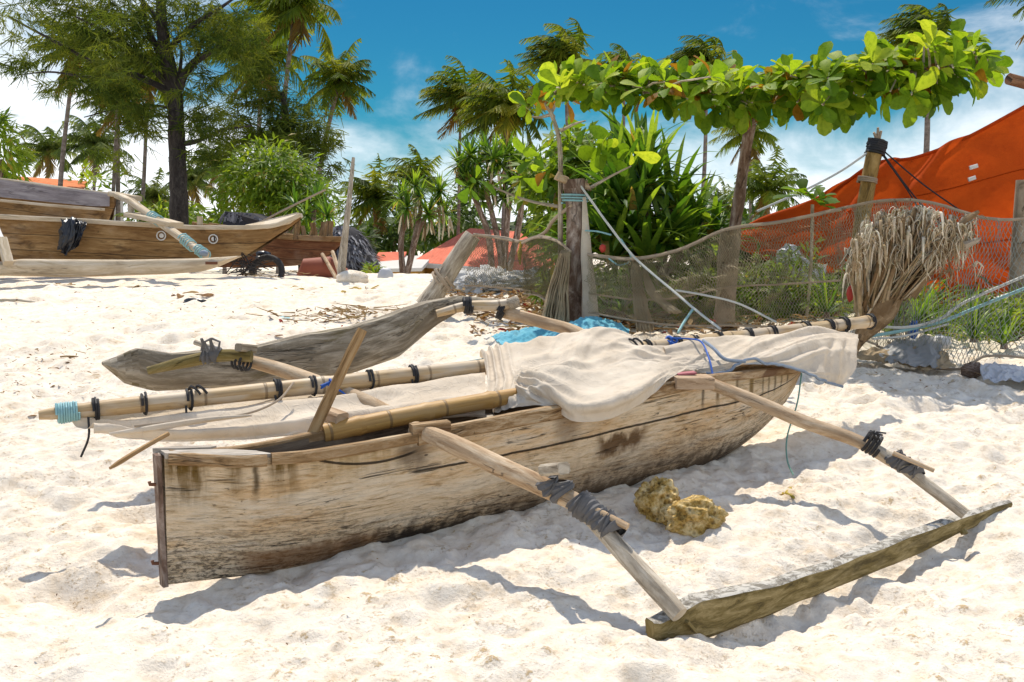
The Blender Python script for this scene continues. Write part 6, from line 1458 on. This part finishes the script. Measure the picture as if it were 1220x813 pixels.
m = MB(); feather(m, [(40, 30, 46, 34, 33, 2, 155), (100, 20, 46, 34, 33, 2, 159), (150, 50, 44, 40, 32.5, 2, 197), (110, 76, 44, 26, 32, 1.6, 122), (150, 100, 34, 34, 32.5, 1.6, 122), (150, 150, 30, 30, 33, 1.5, 70), (230, 20, 40, 36, 33, 2, 155), (262, 40, 34, 36, 33.5, 2, 131),
    (236, 90, 30, 26, 33, 1.6, 60), (262, 70, 28, 24, 33, 1.4, 56), (186, 20, 36, 36, 33, 2, 112), (246, 150, 34, 26, 32.6, 1.5, 88), (262, 180, 30, 22, 32.6, 1.5, 51), (216, 128, 40, 16, 33.6, 1.4, 32), (20, 70, 32, 16, 33, 1.5, 37), (80, 100, 24, 16, 33, 1.5, 28), (170, -20, 100, 30, 33, 2.5, 122), (60, -20, 80, 26, 33, 2, 75), (130, 186, 28, 20, 33.4, 1.4, 32), (180, 170, 22, 30, 33.6, 1, 28)], q)
m.build('crown', 'needle', CA, sharp=0)
C2 = thing('casuarina_tree', at(352, 330, 36), 'loose feathery casuarina around the palm trunks right of the large one', 'tree')
m = MB(); m.tube(spline([at(362, 335, 36), at(358, 260, 36), at(350, 190, 36), at(336, 110, 36)], 12), [.2 - .1 * i / 12 for i in range(13)], 8, wob=.2); m.build('trunk', 'bark', C2)
m = MB(); feather(m, [(310, 120, 34, 40, 36, 1.5, 260), (340, 160, 36, 40, 36, 1.5, 280), (290, 160, 28, 26, 36, 1.4, 110), (370, 190, 28, 40, 36, 1.4, 190), (384, 150, 20, 30, 36, 1.2, 70), (300, 60, 30, 30, 36, 1.4, 130)], q); m.build('crown', 'needle', C2, sharp=0)
def tree(name, label, lumps, trunkpts, tr, L, W, seed, mat='bush_leaf', cat='tree'):
    b_ = trunkpts[0][0]; t = thing(name, at(*b_), label, cat); puff('crown', mat, t, lumps, L, W, seed)
    m = MB()
    for l_ in trunkpts: m.tube(pxs(l_, 10), [tr * (1 - .5 * i / 10) for i in range(11)], 8, wob=.2)
    m.build('trunk', 'stump_bark', t); return t
tree('round_bush', 'large rounded yellow-green bush behind the long boat prow', [(318, 208, 44, 34, 30, 1.8, 2400), (350, 225, 36, 28, 30, 1.6, 1700), (290, 222, 34, 28, 30.4, 1.5, 1200), (375, 245, 28, 24, 29.6, 1.2, 900), (330, 250, 44, 20, 30, 1.4, 1000)], [[(330, 310, 30), (326, 260, 30), (318, 215, 30)], [(336, 310, 30), (348, 260, 30), (356, 230, 30)], [(352, 310, 30), (366, 270, 30), (374, 250, 30)]], .16, .25, .085, 51, cat='bush')
def pandtree(label, heads, trunks, Y, seed, n=30, L=.95, hang=True):
    t = thing('pandanus_tree', at(trunks[0][0][0], trunks[0][0][1], Y), label, 'tree'); m = MB(); q = random.Random(seed)
    for px, py in heads: tuftstraps(m, at(px, py, Y + q.uniform(-.8, .8)), n, L, .09, q, (-.7, 1.4), .5, 4)
    m.build('crown', 'strap_leaf', t, sharp=0)
    m = MB()
    for l_ in trunks: m.tube(pxs([(p[0], p[1], Y) for p in l_], 10), [.10 - .035 * i / 10 for i in range(11)], 8, wob=.2)
    m.build('trunk', 'stump_bark', t)
    if hang:
        m = MB()
        for px, py in heads[: len(heads) // 2 + 1]:
            for k in range(7): p = at(px + q.uniform(-8, 8), py + 4, Y + q.uniform(-.3, .3)); m.leaf(p, (q.gauss(0, .15), q.gauss(0, .15), -1), (0, -1, 0), q.uniform(.35, .75), .07, 0, .2, None, .2)
        m.build('dead_skirt', 'dead_stalk', t, sharp=0)
    return t
pandtree('tall pandanus tree with brown hanging skirt in front of the red roof', [(548, 196), (560, 186), (580, 182), (604, 184), (624, 190), (640, 210), (570, 200), (595, 196), (620, 205), (585, 215), (610, 222), (560, 225), (632, 228), (575, 240), (600, 236), (555, 210), (588, 190), (612, 196), (626, 214), (566, 216)], [[(600, 330), (592, 280), (580, 230)], [(598, 330), (604, 270), (606, 225)], [(586, 330), (582, 280), (565, 235)], [(604, 330), (618, 270), (624, 220)]], 27, 61, 60, .72)
pandtree('slim pandanus tree left of the taller one with skirt', [(500, 235), (520, 240), (485, 248), (510, 256), (530, 255), (495, 222), (478, 236), (524, 228)], [[(484, 330), (494, 285), (502, 245)], [(484, 330), (500, 270), (518, 250)], [(480, 330), (478, 290), (484, 255)]], 30, 62, 52, .75)
pandtree('bushy bright pandanus beside the round bush', [(378, 238), (365, 256), (390, 258), (352, 245), (384, 276), (368, 280), (398, 275)], [[(372, 315), (372, 285), (374, 250)], [(378, 315), (386, 285), (390, 262)]], 27, 63, 26, .7, False)
tree('dark_tree', 'dark rounded tree between the slim and the skirted pandanus', [(545, 262, 34, 24, 60, 3, 420), (520, 276, 30, 18, 60, 2.8, 300), (560, 246, 26, 26, 60, 3, 300)], [[(540, 330, 60), (542, 300, 60), (545, 270, 60)]], .2, .6, .22, 52, 'dark_leaf')
tree('leafy_tree', 'mid-green leafy tree behind the tall stump', [(656, 215, 36, 32, 16.5, 1.2, 520), (690, 190, 40, 34, 16.5, 1.2, 520), (664, 262, 26, 34, 16, 1.2, 400), (715, 205, 36, 40, 16.5, 1, 400), (712, 250, 26, 34, 16.2, 1, 200)], [[(668, 370, 16.5), (666, 300, 16.5), (662, 220, 16.5)], [(670, 370, 16.5), (684, 280, 16.5), (698, 200, 16.5)]], .10, .30, .13, 53)
tree('leafy_bush', 'dense bush at the far left edge above the grey boat', [(4, 186, 24, 36, 30, 1.5, 420), (-10, 160, 26, 24, 30, 1.4, 240)], [[(0, 300, 30), (0, 240, 30), (2, 190, 30)]], .12, .42, .11, 54, cat='bush')
tree('dark_tree', 'dark leafy thicket between the pandanus bush and the tarp', [(850, 285, 34, 24, 17, 1, 420), (890, 285, 32, 22, 17, 1, 380), (925, 290, 26, 18, 16.5, 1, 260), (830, 260, 26, 26, 18, 1, 240)], [[(860, 370, 17), (858, 330, 17), (856, 285, 17)], [(890, 370, 17), (892, 330, 17), (890, 290, 17)]], .08, .32, .10, 55, 'dark_leaf')
for i, (px, py, rx, ry, Y, n, mt, lab) in enumerate(((98, 232, 40, 26, 50, 300, 'bush_leaf', 'hazy green shrubbery above the orange roof'), (190, 258, 40, 22, 44, 320, 'bush_leaf', 'light green shrubbery behind the boom of the long boat'), (255, 262, 30, 20, 42, 260, 'bush_leaf', 'yellow-green shrub left of the dark thatched ridge'), (430, 296, 26, 22, 46, 260, 'dark_leaf', 'dark shrub right of the thatched hut'), (470, 285, 34, 26, 50, 320, 'dark_leaf', 'dark green shrub behind the slim pandanus'), (640, 276, 30, 26, 60, 330, 'dark_leaf', 'dark shrub behind the red-roofed house'))):
    tree('background_shrub', lab, [(px, py, rx, ry, Y, 2.5, n)], [[(px, py + ry * 1.6, Y), (px, py + ry * .6, Y), (px, py, Y)]], .12, .6, .22, 70 + i, mt, 'shrub')
shrub('leafy_shrub', 'small bright green plants at the right foot of the thatched hut', [(446, 326, 12, 10, 22.5, .4, 130)], .2, .07, 36)
m = MB(); q = random.Random(99)
for k in range(5200):
    px = q.uniform(-260, 1480); hgt = 26 + 26 * (mnoise.noise(Vector((px * .012, 3, 1))) + .6 * mnoise.noise(Vector((px * .04, 7, 1)))) ; py = 292 - q.random() ** .8 * max(6, hgt); Y = q.uniform(84, 100)
    m.leaf(at(px, py, Y), (q.gauss(0, 1), q.gauss(0, .5), q.uniform(-.6, .4)), (q.gauss(0, .4), -.6, 1), q.uniform(1.2, 2.6), q.uniform(.4, .9), .3, .2, None, None, ((0, .06), (.5, .42), (1, .02)))
tag(m.build('far_treeline', 'dark_leaf', sharp=0), 'far dark line of trees behind everything', 'treeline', kind='stuff')
